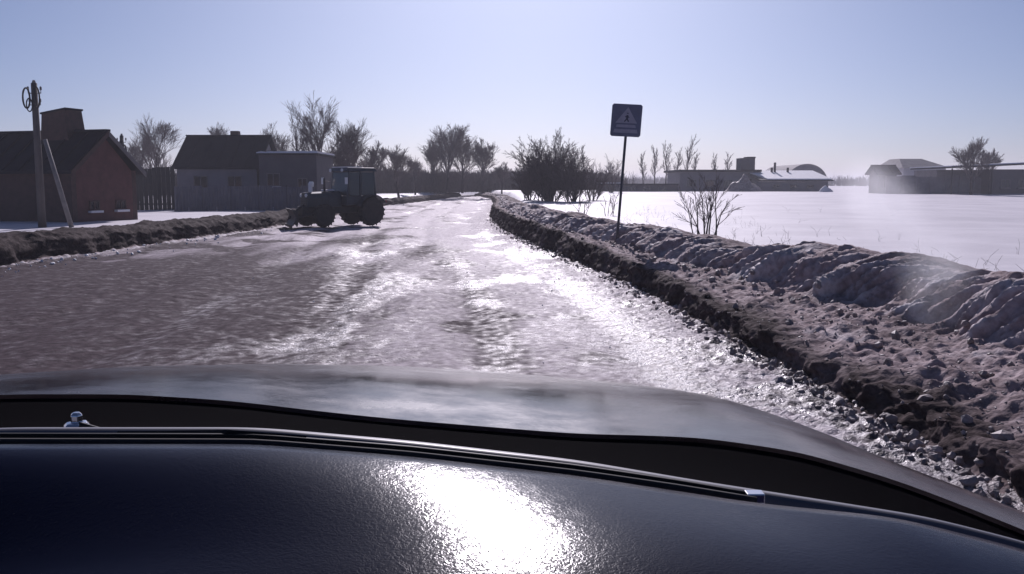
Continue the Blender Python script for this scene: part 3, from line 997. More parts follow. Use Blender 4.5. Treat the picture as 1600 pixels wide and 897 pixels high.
    bl.hexa([Mb @ Vector((x_, -1.25, z_)) for x_, z_ in prof2], [Mb @ Vector((x_, 1.25, z_)) for x_, z_ in prof2])
    b_ = part(bl, "blade", M['blade'])
    part(MB().box(-.03, .02, -1.25, 1.25, .01, .12, Mb), "cutting_edge", M['tdark'], b_)
    for y in (-.8, 0, .8):
        part(MB().box(-.32, -.2, y - .03, y + .03, .1, .75, Mb), "rib", M['tdark'], b_)
    return root


tr = build_tractor()
ctr = at_z(533, 352.0, 0.03)
tr.location = (ctr.x, ctr.y, 0.03)
tr.rotation_euler = (0, 0, R(180 + 42))
tr.scale = (.95, .95, .95)
tag(tr, "dark blue farm tractor with a snow blade turning on the icy road", "tractor")

# ------------------------------------------------------------------ farm buildings across the field
def span(px0, px1, ytop, Y):
    a, b = at_y(px0, ytop, Y), at_y(px1, ytop, Y)
    return a.x, b.x, (a.z + b.z) / 2


def row_windows(root, x0, x1, n, z0, z1, y, w_, m=None):
    for k in range(n):
        x = x0 + (x1 - x0) * (k + .5) / n
        window("window", root, Matrix.Identity(4), x - w_ / 2, x + w_ / 2, z0, z1, y, m or M['trim'])


# long flat-roofed shed with a square tower at its end
b = empty("long_shed")
x0, x1, zt = span(1063, 1186, 266, 108)
MB().box(x0, x1, 108, 117, .3, zt - .2).build("wall", M['wallgrey'], b)
rf = MB().box(x0 - .4, x1 + .2, 107.5, 117.5, zt - .197, zt + .06).build("roof", M['roofm'], b)
row_windows(b, x0 + .3, x1 - 2.6, 3, 1.5, 2.3, 108, 1.1)
MB().box(x1 - 2.0, x1 - .9, 107.9, 107.996, .5, 2.4).build("door", M['tdark'], b)
xa, xb, zz = span(1157, 1180, 247, 109)
MB().box(xa, xb, 109, 111, zt + .063, zz).build("tower", M['walldark'], b)
MB().box(xa + .9, xb + .05, 108.95, 111.05, zz + .003, zz + .16).build("tower_cap", M['roofm'], b)
tag(b, "long low grey shed with a square dark tower on its flat roof", "shed")

b = empty("low_outbuilding")
x0, x1, zt = span(938, 1060, 288, 104)
MB().box(x0, x1, 104, 109, .3, zt - .1).build("wall", M['walldark'], b)
MB().box(x0 - .2, x1 - .01, 103.7, 109.3, zt - .097, zt + .08).build("roof", M['roofm'], b)
MB().box(x0, x0 + 2.6, 103.9, 109.0, zt + .083, zt + .2).build("roof_snow", M['snowcap'], b)
row_windows(b, x0 + 1, x1 - 1, 4, .95, 1.45, 104, .9)
tag(b, "very low dark outbuilding running left from the long shed", "outbuilding")

# snowy-roofed barn
b = empty("snowy_barn")
x0, x1, zt = span(1186, 1300, 283, 104)
ze = zt
zr = at_y(1240, 270, 109).z
MB().box(x0 + .3, x1 - .5, 104, 113, .3, ze - .05).build("wall", M['wallgrey'], b)
A = [Vector((x0, 103.5, ze)), Vector((x1, 103.5, ze)), Vector((x1 - .6, 109, zr)), Vector((x0 - .3, 109, zr))]
MB().hexa(A, [p + Vector((0, 0, .12)) for p in A]).build("roof", M['roofm'], b)
A = [p + Vector((0, 0, .124)) for p in A]
A[0] += Vector((.9, .2, 0)); A[1] += Vector((-.2, .15, 0))
MB().hexa(A, [p + Vector((0, .05, .16)) for p in A]).build("roof_snow", M['snowcap'], b)
A = [Vector((x0 - .3, 109.01, zr)), Vector((x1 - .6, 109.01, zr)), Vector((x1, 114, ze)), Vector((x0, 114, ze))]
MB().hexa(A, [p + Vector((0, 0, .12)) for p in A]).build("roof", M['roofm'], b)
row_windows(b, x0 + 1, x1 - 1.5, 3, 1.35, 1.75, 104, .8)
for px, top_ in ((1206, 262), (1211, 254), (1231, 262)):
    q = at_y(px, top_, 108.0)
    MB().tube([(q.x, 108, zr - .4), (q.x, 108, q.z)], .14, 8).build("flue_pipe", M['tdark'], b)
tag(b, "low barn with snow on its shallow roof and thin flue pipes", "barn")

# arched hangar behind it
b = empty("arched_hangar")
x0, x1, zt = span(1228, 1296, 256, 128)
mb, n = MB(), 18
xm, hw = (x0 + x1) / 2, (x1 - x0) / 2
prof_ = [(xm + hw * math.cos(math.pi * k / n), 1.0 + (zt - 1.0) * math.sin(math.pi * k / n) ** .8) for k in range(n + 1)]
mb.hexa([(x, 128, z) for x, z in prof_], [(x, 142, z) for x, z in prof_]).build("vault", M['concrete'], b)
dr = MB().box(xm - 1.4, xm + 1.4, 127.9, 127.99, .9, 3.3).build("door", M['sheet'], b)
MB().box(xm - .02, xm + .02, 127.87, 127.896, .9, 3.3).build("door_seam", M['tdark'], dr)
tag(b, "round-topped grey hangar rising behind the snowy barn", "hangar")

# heaps of snow and rubble between shed and barn
def heap(px0, px1, ytop, Y, label, m):
    x0, x1, zt = span(px0, px1, ytop, Y)
    n_, m_ = 40, 24
    U, V = np.meshgrid(np.linspace(-1, 1, n_), np.linspace(-1, 1, m_))
    r = np.sqrt(U ** 2 + V ** 2)
    h = np.clip(1 - r, 0, 1) ** .8
    X = (x0 + x1) / 2 + U * (x1 - x0) / 2
    Yg = Y + V * (x1 - x0) * .35
    zb = .7
    Z = zb - .2 + (zt - zb + .2) * h * (1 + .35 * fbm(X * .8, Yg * .8, oct=3))
    o = grid_mesh("snow_heap", np.stack([X, Yg, Z], -1), m)
    return tag(o, label, "snow heap", "snow heaps by the farm buildings")


heap(1128, 1196, 274, 100, "tall dirty snow heap in front of the shed tower", M['clod'])
heap(1276, 1306, 287, 99, "small pale snow heap at the barn's far corner", M['snowcap'])

# right: hut, pale house, concrete fence, dark long house
b = empty("small_hut")
x0, x1, ze = span(1374, 1402, 271, 90)
zr = at_y(1390, 261, 91.5).z
M4 = Matrix.Translation((0, 91.3, 0))
gable_house(b, M4, x0, x1, 2.4, ze, zr, M['walldark'], M['walldark'], M['roofm'], .35)
window("window", b, M4, x0 + .5, x1 - .5, 1.4, 2.1, -1.2, M['trim'])
tag(b, "small dark-roofed hut at the end of the concrete fence", "hut")

b = empty("pale_house")
x0, x1, ze = span(1412, 1478, 262, 112)
zr = at_y(1440, 248, 114).z
MB().box(x0, x1, 112, 120, .4, ze).build("wall", M['pale'], b)
A = [Vector((x0 - .3, 111.6, ze + .003)), Vector((x1 + .3, 111.6, ze + .003)), Vector((x1 + .3, 120.4, ze + .003)), Vector((x0 - .3, 120.4, ze + .003))]
B = [Vector((x0 + .5, 114.5, zr)), Vector((x0 + 3.3, 114.5, zr)), Vector((x0 + 3.3, 117.5, zr)), Vector((x0 + .5, 117.5, zr))]
MB().hexa(A, B).build("roof", M['concrete'], b)
row_windows(b, x0 + .4, x1 - .4, 3, 1.9, 2.8, 112, .8)
tag(b, "pale rendered house with a hipped grey roof behind the concrete fence", "house")

b = empty("concrete_fence")
xa, xb, _ = span(1386, 1545, 275, 88)
n = 7
for k in range(n):
    u0, u1 = xa + (xb - xa) * k / n, xa + (xb - xa) * (k + 1) / n
    zt = at_y(1450, 275.5, 88).z + .08 * math.sin(k * 1.9)
    pn = MB().box(u0 + .06, u1 - .06, 88, 88.12, .3, zt).build("panel", M['concrete'], b)
    MB().box(u0 + .3, u1 - .3, 87.95, 87.997, .95, zt - .25).build("relief", M['concrete'], pn)
for k in range(n + 1):
    x = xa + (xb - xa) * k / n
    MB().box(x - .055, x + .055, 87.93, 88.2, .3, zt + .1).build("post", M['concrete'], b)
tag(b, "grey concrete panel fence along the far edge of the field", "fence")

b = empty("long_dark_house")
x0, x1, _ = span(1552, 1680, 260, 86)
zl, zr = at_y(1480, 263, 86).z, at_y(1680, 254, 86).z
xl = span(1484, 1552, 262, 86)[0]
MB().box(x0, x1, 86, 94, .3, zl - .1).build("wall", M['walldark'], b)
A = [Vector((xl, 85.5, zl)), Vector((x1, 85.5, zr)), Vector((x1, 94.5, zr)), Vector((xl, 94.5, zl))]
MB().hexa(A, [p + Vector((0, 0, .14)) for p in A]).build("roof", M['roofm'], b)
A = [p + Vector((0, .1, .144)) for p in A]
MB().hexa(A, [p + Vector((0, .1, .10)) for p in A]).build("roof_snow", M['snowcap'], b)
MB().box(xl + .2, x0 - .003, 89, 94, .3, zl - .1).build("porch_wall", M['concrete'], b)
for k in range(3):
    x = xl + .25 + (x0 - xl - .5) * k / 2
    MB().tube([(x, 86, .3), (x, 86, zl - .02)], .07, 8).build("porch_post", M['tdark'], b)
row_windows(b, x0 + .4, x0 + 5.5, 3, 1.4, 2.2, 86, .9)
tag(b, "long dark house with a thin snow-edged roof behind a bare tree", "house")

# ------------------------------------------------------------------ bare trees
def grow(rng, segs, p, d, length, rad, level, maxl, spread, up, kids, n=4, shrink=.62, low=None):
    pts = [p.copy()]
    rads = [rad]
    for i in range(n):
        wb = .05 if level == 0 else .12
        d = (d + Vector((rng.gauss(0, wb), rng.gauss(0, wb), rng.gauss(0, .07) + up))).normalized()
        p = p + d * (length / n)
        pts.append(p.copy())
        rads.append(max(rad * (1 - .75 * (i + 1) / n), .004))
    segs.append((level, pts, rads))
    if level >= maxl:
        return
    k = kids[min(level, len(kids) - 1)]
    for j in range(k):
        f0 = .28 if low is None else low
        f = f0 + (1 - f0) * (j + rng.random()) / k
        i = min(int(f * n), n - 1)
        q = pts[i].lerp(pts[i + 1], f * n - i)
        a = rng.uniform(0, 2 * math.pi)
        t_ = (pts[i + 1] - pts[i]).normalized()
        s1 = t_.orthogonal().normalized()
        s2 = t_.cross(s1)
        side = s1 * math.cos(a) + s2 * math.sin(a)
        ang = spread * rng.uniform(.65, 1.25)
        nd = (t_ * math.cos(ang) + side * math.sin(ang)).normalized()
        grow(rng, segs, q, nd, length * shrink * rng.uniform(.7, 1.15) * (1.15 - .45 * f), max(rads[i] * .6, .006), level + 1, maxl, spread, up, kids, max(2, n - 1), shrink)


TWIG = .00013


def sticks(name, A, B, ra, rb, mat_, parent=None):
    """many thin three-sided sticks as one mesh"""
    n = len(A)
    D = B - A
    D = D / np.maximum(np.linalg.norm(D, axis=1), 1e-6)[:, None]
    U = np.cross(D, np.array([0.31, 0.17, 0.93])); U /= np.maximum(np.linalg.norm(U, axis=1), 1e-6)[:, None]
    V = np.cross(D, U)
    P = np.zeros((n, 6, 3))
    for c_ in range(3):
        w_ = U * math.cos(2.0944 * c_) + V * math.sin(2.0944 * c_)
        P[:, c_] = A + w_ * ra[:, None]
        P[:, 3 + c_] = B + w_ * rb[:, None]
    q = np.array([[0, 1, 4, 3], [1, 2, 5, 4], [2, 0, 3, 5]])
    F = (np.arange(n)[:, None, None] * 6 + q[None]).reshape(-1)
    me = bpy.data.meshes.new(name)
    me.vertices.add(n * 6)
    me.vertices.foreach_set("co", P.reshape(-1).astype(np.float32))
    me.loops.add(len(F)); me.loops.foreach_set("vertex_index", F.astype(np.int32))
    me.polygons.add(len(F) // 4)
    me.polygons.foreach_set("loop_start", np.arange(0, len(F), 4, dtype=np.int32))
    me.polygons.foreach_set("loop_total", np.full(len(F) // 4, 4, dtype=np.int32))
    me.update(calc_edges=True)
    me.materials.append(mat_)
    o = bpy.data.objects.new(name, me)
    COL.objects.link(o)
    if parent:
        o.parent = parent
    return o


def make_tree(px, ytop, ybase, Y, seed, label, kind="tree", width=1.0, dense=1.0, zbase=None, group="bare trees around the village", stems=None, mats=None):
    rng = random.Random(seed)
    top = at_y(px, ytop, Y)
    zb = zbase if zbase is not None else (float(field_z(top.x, Y)) if top.x > 0 else float(yard_z(top.x, Y)))
    base = Vector((top.x, Y, zb - .1))
    H = top.z - zb
    segs = []
    if kind == "tree":
        ns = 1
        grow(rng, segs, base, Vector((rng.gauss(0, .05), 0, 1)), H * .78, H * .022 + .03, 0, 4, .44 * width, .05, (int(14 * dense), 8, 5, 4), 6, .68)
    elif kind == "slim":
        grow(rng, segs, base, Vector((rng.gauss(0, .04), 0, 1)), H * .96, H * .014 + .02, 0, 3, .34 * width, .06, (int(20 * dense), 7, 4), 7, .36)
    else:                                           # bush: many stems from the ground
        for k in range(stems or 14):
            a = rng.uniform(0, 6.28)
            lean = rng.uniform(.08, .75) * width
            d = Vector((math.cos(a) * lean, math.sin(a) * lean, 1)).normalized()
            o = base + Vector((math.cos(a), math.sin(a), 0)) * rng.uniform(0, (.22 if dense > .6 else .5) * H * width)
            grow(rng, segs, o, d, H * rng.uniform(.65, .98) * (1 - (.38 * (lean / (.75 * width)) ** 2 if dense > 1.2 else 0)), H * .008 + .012, 1, 3 if dense < 1.5 else 4, .5, .04, (0, int(8 * dense), 6, 4), 5, .48, low=.03 if dense > 1.2 else None)
    # scale so that the real top lands where it should
    zs = np.sort(np.array([p.z for _, ps, _ in segs for p in ps]))
    f = H / max(zs[int(len(zs) * .985)] - zb, .1)
    root = empty("bush" if kind == "bush" else "tree")
    tk = MB()
    a0, a1, b0, b1 = [], [], [], []
    rmin = max(.006, Y * TWIG * (1.25 if (kind == 'bush' and dense > 1.2) else 1))
    for lv, ps, rs in segs:
        ps = [base + (p - base) * f for p in ps]
        if lv == 0 or (kind == "bush" and lv == 1):
            tk.tube(ps, [max(r, rmin) for r in rs], 7 if lv == 0 else 4, cap=False)
        else:
            for i in range(len(ps) - 1):
                a0.append(ps[i]); a1.append(ps[i + 1]); b0.append(max(rs[i], rmin)); b1.append(max(rs[i + 1], rmin * .8))
    mt, mc = mats or (M['bark'], M['twig'])
    tk.build("stems" if kind == "bush" else "trunk", mt, root)
    sticks("crown", np.array(a0), np.array(a1), np.array(b0), np.array(b1), mc, root)
    return tag(root, label, "bush" if kind == "bush" else "tree", group)


T = make_tree
T(243, 190, 330, 74, 11, "round-crowned bare tree between the brick house and the grey house", width=1.0)
T(214, 222, 330, 70, 12, "smaller bare tree just right of the brick gable", dense=.8)
T(332, 199, 330, 82, 13, "bare tree top peeping over the grey house roof", dense=.8)
T(432, 200, 330, 74, 14, "thin bare tree behind the annexe, nearest the grey house roof", dense=.7)
T(462, 178, 330, 72, 15, "tall bare tree behind the middle of the annexe", kind="slim", width=1.3)
T(497, 160, 330, 70, 16, "tallest bare tree rising behind the tractor's bonnet", dense=1.1, width=.9)
T(548, 193, 330, 66, 17, "dense bushy bare tree directly above the tractor cab", dense=1.4, width=1.1)
T(522, 225, 330, 62, 18, "low bare tree filling in behind the annexe corner", dense=1.2, width=1.1)
T(578, 226, 330, 78, 28, "bare tree at the tractor's rear, shorter than its neighbours", dense=1.0, width=.9)
T(622, 231, 300, 84, 19, "small dark lone bare tree above the scrub past the tractor", dense=1.0)
T(648, 248, 300, 96, 20, "faint low bare tree between the lone tree and the broad grove", dense=.8)
T(697, 198, 300, 108, 21, "broadest bare tree of the grove where the road disappears", dense=1.3, width=1.1)
T(722, 216, 300, 110, 22, "middle bare tree of the grove where the road disappears", dense=1.1)
T(754, 222, 300, 106, 23, "last bare tree on the road side of the far grove", dense=1.1, width=.9)
T(678, 226, 300, 112, 24, "bare tree on the tractor side of the far grove", dense=1.0, width=.9)
T(784, 256, 300, 100, 25, "little bare tree beside the big dark bush", dense=.9)
SC = (M['bark'], M['scrub'])
T(858, 224, 312, 62, 31, "big dark rounded bush where the snow bank begins", "bush", width=.8, dense=2.0, stems=34, mats=SC, group="bushes by the field")
T(896, 244, 312, 60, 32, "dark bush leaning against the sign side of the big bush", "bush", width=.75, dense=1.6, stems=18, mats=SC, group="bushes by the field")
T(926, 262, 312, 64, 33, "lowest dark bush of the clump, left of the sign post", "bush", width=.8, dense=1.4, stems=14, mats=SC, group="bushes by the field")
T(828, 252, 312, 66, 34, "small dark bush on the road side of the big bush", "bush", width=.7, dense=1.5, stems=14, mats=SC, group="bushes by the field")
T(957, 250, 300, 95, 35, "thin pale bush right behind the sign post", "bush", width=.5, dense=.8, group="bushes by the field")
T(1006, 238, 300, 125, 41, "shortest slim birch at the start of the row behind the shed", "slim", width=1.2)
T(1024, 228, 300, 126, 42, "slim bare birch second in the row behind the shed", "slim", width=1.1)
T(1041, 222, 300, 124, 43, "slim bare birch in the middle of the row behind the shed", "slim", width=1.2)
T(1058, 232, 300, 127, 44, "slim bare birch just before the tallest one of the row", "slim", width=1.0)
T(1073, 212, 300, 125, 45, "tallest and thinnest bare birch of the row behind the shed", "slim", width=.7)
T(1088, 240, 300, 128, 46, "slim bare birch just after the tallest one of the row", "slim", width=.9)
T(1118, 240, 300, 128, 47, "thin bare birch standing above the middle of the shed roof", "slim", width=.9)
T(1137, 238, 300, 130, 48, "thin bare birch last in the row, near the shed tower", "slim", width=.9)
T(1522, 219, 290, 84, 51, "bare tree in front of the long dark house", dense=1.1, width=.95)
T(1545, 236, 290, 100, 52, "faint bare tree behind the long dark house", dense=.8, width=.8)
T(1104, 274, 362, 24, 61, "spindly leafless sapling clump standing in the field behind the ridge", "bush", width=.42, dense=.55, stems=11, zbase=.35, group="bushes by the field")
T(950, 300, 345, 40, 62, "tiny twiggy shrub in the snow near the sign post", "bush", width=.5, dense=.4, stems=5, zbase=.45, group="bushes by the field")
T(912, 306, 345, 38, 63, "tiny twiggy shrub in the snow below the dark bushes", "bush", width=.5, dense=.4, stems=5, zbase=.45, group="bushes by the field")


rg = np.random.RandomState(12)
A_, B_ = [], []
for k in range(240):
    y = 6 + 40 * rg.rand() ** 1.5
    x = float(R_BASE(y) + R_CREST(y)) + .25 + abs(rg.normal(0, 1.6)) * (1 + .05 * y)
    z = float(ground_z(x, y)) - .02
    for q in range(rg.randint(1, 4)):
        h_ = rg.uniform(.08, .38)
        p = np.array([x + rg.normal(0, .04), y + rg.normal(0, .04), z])
        m_ = p + np.array([rg.normal(0, .05), rg.normal(0, .05), h_ * .6]); e_ = m_ + np.array([rg.normal(0, .09), rg.normal(0, .09), h_ * .4])
        A_ += [p, m_]; B_ += [m_, e_]
tag(sticks("dead_grass", np.array(A_), np.array(B_), np.full(len(A_), .0035), np.full(len(A_), .002), M['twig']), "dry grass stalks poking out of the snow behind the ridge", kind="stuff")


# scrub belt where the road ends and a low far wood round the horizon: masses nobody could count
def scrub(name, label, path, n, hmin, hmax, seed, r=.02, depth=6.0, zf=None):
    rng = np.random.RandomState(seed)
    pth = np.array(path, float)
    d = np.r_[0, np.cumsum(np.hypot(*np.diff(pth, axis=0).T))]
    s_ = rng.rand(n) * d[-1]
    x = np.interp(s_, d, pth[:, 0]) + rng.normal(0, depth * .15, n)
    y = np.interp(s_, d, pth[:, 1]) + rng.uniform(0, depth, n)
    bz = np.where(x > 0, field_z(x, y), yard_z(x, y)) - .15
    hh = (hmin + (hmax - hmin) * (.5 + .5 * noise(x * .23, y * .05 + seed))) * rng.uniform(.55, 1.05, n)
    A_, B_, r_a = [], [], []
    for t_ in range(7):
        a = rng.rand(n) * 6.28
        ln = rng.uniform(.1, .55, n); st = rng.uniform(0, .5, n)
        p0 = np.stack([x + rng.normal(0, .15, n), y, bz + hh * st], 1)
        p1 = p0 + np.stack([np.cos(a) * ln * hh * .6, np.sin(a) * ln * hh * .6, hh * (1 - st) * rng.uniform(.5, 1, n)], 1)
        A_.append(p0); B_.append(p1); r_a.append(r * rng.uniform(.6, 1.5, n))
    A_, B_, r_a = np.concatenate(A_), np.concatenate(B_), np.concatenate(r_a)
    o = sticks(name, A_, B_, r_a, r_a * .35, M['scrub'])
    return tag(o, label, kind="stuff")


pa = [at_y(585, 290, 112), at_y(690, 290, 118), at_y(800, 290, 122), at_y(960, 290, 126)]
scrub("scrub_belt", "belt of dark leafless scrub closing the end of the road", [(p.x, p.y) for p in pa], 5200, 2.4, 3.5, 3, .035, 9)
pa = [(-46, 84), (-20, 92), (-8, 112)]
scrub("scrub_belt", "dark leafless scrub behind the houses and the tractor", pa, 3000, 2.6, 4.2, 4, .03, 8)
pa = [(-520, 190), (-260, 330), (-60, 330), (60, 360), (280, 330), (520, 220)]
scrub("far_woods", "low far wood along the horizon", pa, 10000, 3.0, 6.0, 8, .09, 20)

# ------------------------------------------------------------------ the car we sit in: bonnet, cowl, wiper, dashboard
def vnoise_mat(name, col, rough, grain_scale, strength, dist, spec=0.5, coat=0.0, rough2=None, dust=None):
    m = bpy.data.materials.new(name)
    m.use_nodes = True
    n, l = m.node_tree.nodes, m.node_tree.links
    b = n["Principled BSDF"]
    b.inputs["Base Color"].default_value = (*col, 1)
    b.inputs["Roughness"].default_value = rough
    b.inputs["Specular IOR Level"].default_value = spec
    b.inputs["Coat Weight"].default_value = coat
    tc = n.new("ShaderNodeTexCoord")
    v = n.new("ShaderNodeTexVoronoi")
    v.feature = 'DISTANCE_TO_EDGE'
    v.inputs["Scale"].default_value = grain_scale
    tn = n.new("ShaderNodeTexNoise")
    tn.inputs["Scale"].default_value = grain_scale * .35
    tn.inputs["Detail"].default_value = 5
    vm = n.new("ShaderNodeVectorMath"); vm.operation = 'MULTIPLY_ADD'
    l.new(tn.outputs["Color"], vm.inputs[0])
    vm.inputs[1].default_value = (.05, .05, .05)
    l.new(tc.outputs["Object"], vm.inputs[2])
    l.new(tc.outputs["Object"], tn.inputs["Vector"])
    l.new(vm.outputs[0], v.inputs["Vector"])
    mr = n.new("ShaderNodeMapRange")
    mr.inputs["From Max"].default_value = 0.25
    l.new(v.outputs["Distance"], mr.inputs["Value"])
    ad = n.new("ShaderNodeMath"); ad.operation = 'ADD'
    ad.operation = 'MULTIPLY_ADD'
    l.new(tn.outputs["Fac"], ad.inputs[0]); ad.inputs[1].default_value = .35; l.new(mr.outputs[0], ad.inputs[2])
    bp = n.new("ShaderNodeBump")
    bp.inputs["Strength"].default_value = strength
    bp.inputs["Distance"].default_value = dist
    l.new(ad.outputs[0], bp.inputs["Height"])
    l.new(bp.outputs["Normal"], b.inputs["Normal"])
    if rough2 is not None:
        t = n.new("ShaderNodeTexNoise")
        t.inputs["Scale"].default_value = 3.5
        t.inputs["Detail"].default_value = 7
        t.inputs["Roughness"].default_value = .7
        l.new(tc.outputs["Object"], t.inputs["Vector"])
        q = n.new("ShaderNodeMapRange")
        q.inputs["From Min"].default_value = .35; q.inputs["From Max"].default_value = .65
        q.inputs["To Min"].default_value = rough; q.inputs["To Max"].default_value = rough2
        l.new(t.outputs["Fac"], q.inputs["Value"])
        l.new(q.outputs[0], b.inputs["Roughness"])
        if dust:
            x = n.new("ShaderNodeMix"); x.data_type = 'RGBA'
            q2 = n.new("ShaderNodeMapRange")
            q2.inputs["From Min"].default_value = .42; q2.inputs["From Max"].default_value = .72
            l.new(t.outputs["Fac"], q2.inputs["Value"])
            l.new(q2.outputs[0], x.inputs[0])
            x.inputs[6].default_value = (*col, 1); x.inputs[7].default_value = (*dust, 1)
            l.new(x.outputs[2], b.inputs["Base Color"])
    return m


M['paint'] = vnoise_mat("dusty_dark_paint", (0.012, 0.008, 0.011), .10, 60, .03, .002, .36, .0, .28, (.035, .024, .028))
M['cowl'] = mat("matt_black_plastic", (0.0035, 0.003, 0.0045), None, rough=.9, spec=.01)
M['seal'] = mat("grey_screen_seal", (0.10, 0.10, 0.12), None, rough=.45, spec=.4)
M['wiper'] = mat("wiper_black", (0.006, 0.006, 0.007), None, rough=.6, spec=.2)
M['chrome'] = mat("wet_metal_nut", (0.7, 0.7, 0.72), None, rough=.15, metal=1.0)
M['dash'] = vnoise_mat("grained_dash_vinyl", (0.004, 0.004, 0.014), .17, 150, .09, .0011, .11, 0.0)


def cubic(pts):
    """smooth interpolation of columns over the first one"""
    p = np.array(pts, float)
    xs = np.linspace(p[0, 0], p[-1, 0], 121)
    out = [np.interp(xs, p[:, 0], p[:, i]) for i in range(1, p.shape[1])]
    k = np.hanning(11)[1:-1]; k /= k.sum()
    out = [np.convolve(np.pad(o, (4, 4), mode='reflect', reflect_type='odd'), k, 'valid') for o in out]
    return xs, out


def edge_curve(pts):
    xs, (y, d) = cubic(pts)
    return np.array([tuple(at_y(a, b_, c_)) for a, b_, c_ in zip(xs, y, d)])


car = empty("car", (0, 1.0, 0))
front = edge_curve([(-420, 640, 1.75), (-150, 606, 2.0), (0, 590, 2.12), (200, 574, 2.22), (400, 568, 2.28), (640, 572, 2.3), (900, 591, 2.28),
                    (1050, 607, 2.2), (1150, 626, 2.1), (1280, 675, 1.95), (1400, 733, 1.75), (1500, 772, 1.6), (1600, 812, 1.45), (1760, 880, 1.3)])
rear = edge_curve([(-420, 662, 1.2), (-150, 630, 1.28), (0, 616, 1.32), (200, 616, 1.34), (360, 626, 1.34), (520, 645, 1.34), (640, 657, 1.34), (900, 678, 1.32),
                   (1000, 680, 1.31), (1100, 684, 1.30), (1250, 706, 1.26), (1400, 750, 1.2), (1500, 788, 1.14), (1600, 828, 1.08), (1760, 898, 1.02)])
n_s = 40
S = np.linspace(0, 1, n_s)
P = np.zeros((n_s, front.shape[0], 3))
xpx = np.linspace(-420, 1760, 121)
for i, s_ in enumerate(S):
    base = rear * (1 - s_) + front * s_
    base[:, 2] += 0.018 * math.sin(math.pi * s_)            # crown
    # raised centre panel with soft shoulders
    wob = np.exp(-((xpx - 470) / 60.0) ** 2) * -0.006 + np.exp(-((xpx - 1010) / 70.0) ** 2) * -0.006
    base[:, 2] += wob * math.sin(math.pi * min(1, s_ * 1.2))
    P[i] = base
# nose rolling down beyond the visible edge and sides turning into the wings
extra = []
for k, (dy, dz) in enumerate(((.03, -.008), (.07, -.03), (.10, -.075), (.12, -.15), (.13, -.35), (.12, -.6))):
    e = front.copy(); e[:, 1] += dy; e[:, 2] += dz
    extra.append(e)
pre = []
for dy, dz in ((-.006, -.010), (-.002, -.003)):
    e = rear.copy(); e[:, 1] += dy; e[:, 2] += dz
    pre.append(e)
P = np.concatenate([P, np.array(extra)], 0)
sides = []
Pl = P[:, :1].copy(); Pr = P[:, -1:].copy()
P = np.concatenate([Pl + np.array([-.1, 0, -.6]), Pl + np.array([-.09, 0, -.2]), Pl + np.array([-.05, 0, -.05]), P,
                    Pr + np.array([.05, 0, -.05]), Pr + np.array([.09, 0, -.2]), Pr + np.array([.1, 0, -.6])], 1)
loc = np.array(car.location)
hood = grid_mesh("bonnet", P - loc, M['paint'], parent=car)
hood["label"] = "dusty dark bonnet reflecting the low sun"

# cowl trough between bonnet and windscreen
c_rear = edge_curve([(-420, 700, .92), (0, 672, .96), (400, 672, .97), (640, 693, .97), (900, 723, .965), (1100, 757, .95), (1300, 788, .92), (1450, 812, .9), (1600, 850, .86), (1760, 900, .84)])
rows_ = []
for i in range(14):
    f_ = i / 13
    e = rear * (1 - f_) + c_rear * f_
    e[:, 1] -= 0.003 * (1 - f_)
    e[:, 2] += -.006 * (1 - f_) - 0.045 * math.sin(math.pi * f_)
    rows_.append(e)
cw = grid_mesh("cowl", np.array(rows_) - loc, M['cowl'], parent=car)
# screen seal: a thin raised strip
r0 = c_rear.copy()
strip = []
for dy, dz in ((.012, -.02), (.008, .001), (-.006, .003), (-.012, -.002), (-.014, -.03)):
    e = r0.copy(); e[:, 1] += dy; e[:, 2] += dz
    strip.append(e)
grid_mesh("screen_seal", np.array(strip) - loc, M['seal'], parent=car)

# dashboard
far_e = edge_curve([(-520, 705, .80), (0, 694, .82), (400, 694, .83), (640, 713, .83), (900, 743, .82), (1180, 786, .80), (1400, 808, .77), (1600, 858, .74), (1900, 960, .7)])
rows_ = []
NR = 44
DASH_SLOPE = R(3.8)
for i in range(NR):
    f_ = i / (NR - 1)
    e = far_e.copy()
    yb = .10
    e[:, 1] = e[:, 1] * (1 - f_) + yb * f_
    dist_ = far_e[:, 1] - e[:, 1]
    flat = smooth(0, .2, dist_)
    zc = np.interp(0, far_e[:, 0], far_e[:, 2])
    tilt = (far_e[:, 2] - zc)
    # the top bulges: level at the screen, falling away towards the seats and to both sides
    dd = np.minimum(dist_, .45)
    e[:, 2] = (far_e[:, 2] - (math.tan(R(-2.4)) * dd + .5 * math.tan(R(37)) * dd ** 2) - (dist_ - dd) * .36
               - tilt * .8 * flat - .22 * flat * (e[:, 0] + .01) ** 2)
    rows_.append(e)
roll = []
for dy, dz in ((.025, -.09), (.022, -.03), (.014, -.008)):
    e = far_e.copy(); e[:, 1] += dy; e[:, 2] += dz
    roll.append(e)
dash = grid_mesh("dashboard", np.array(roll + rows_) - loc, M['dash'], parent=car)
dash["label"] = "dark blue grained dashboard top with a sun glare patch"

# wiper parked along the screen's foot
wp = edge_curve([(-60, 682, .885), (0, 682, .89), (400, 683, .895), (640, 702, .895), (900, 731, .89), (1060, 755, .88), (1182, 776, .875)])
wp2 = edge_curve([(-60, 690, .872), (0, 690, .877), (400, 691, .88), (640, 710, .88), (900, 739, .875), (1060, 762, .868), (1182, 782, .862)])
wroot = MB().tube([Vector(p) - car.location for p in wp[::4]], .0038, 8).build("wiper", M['wiper'], car, True)
MB().tube([Vector(p) - car.location for p in wp2[::4]], .0036, 8).build("wiper_rubber", M['rubber'], wroot, True)
tip = Vector(wp[-1]) - car.location
MB().box(tip.x - .012, tip.x + .006, tip.y - .010, tip.y + .004, tip.z - .004, tip.z + .006).build("wiper_end_clip", M['chrome'], wroot, bevel=.001)
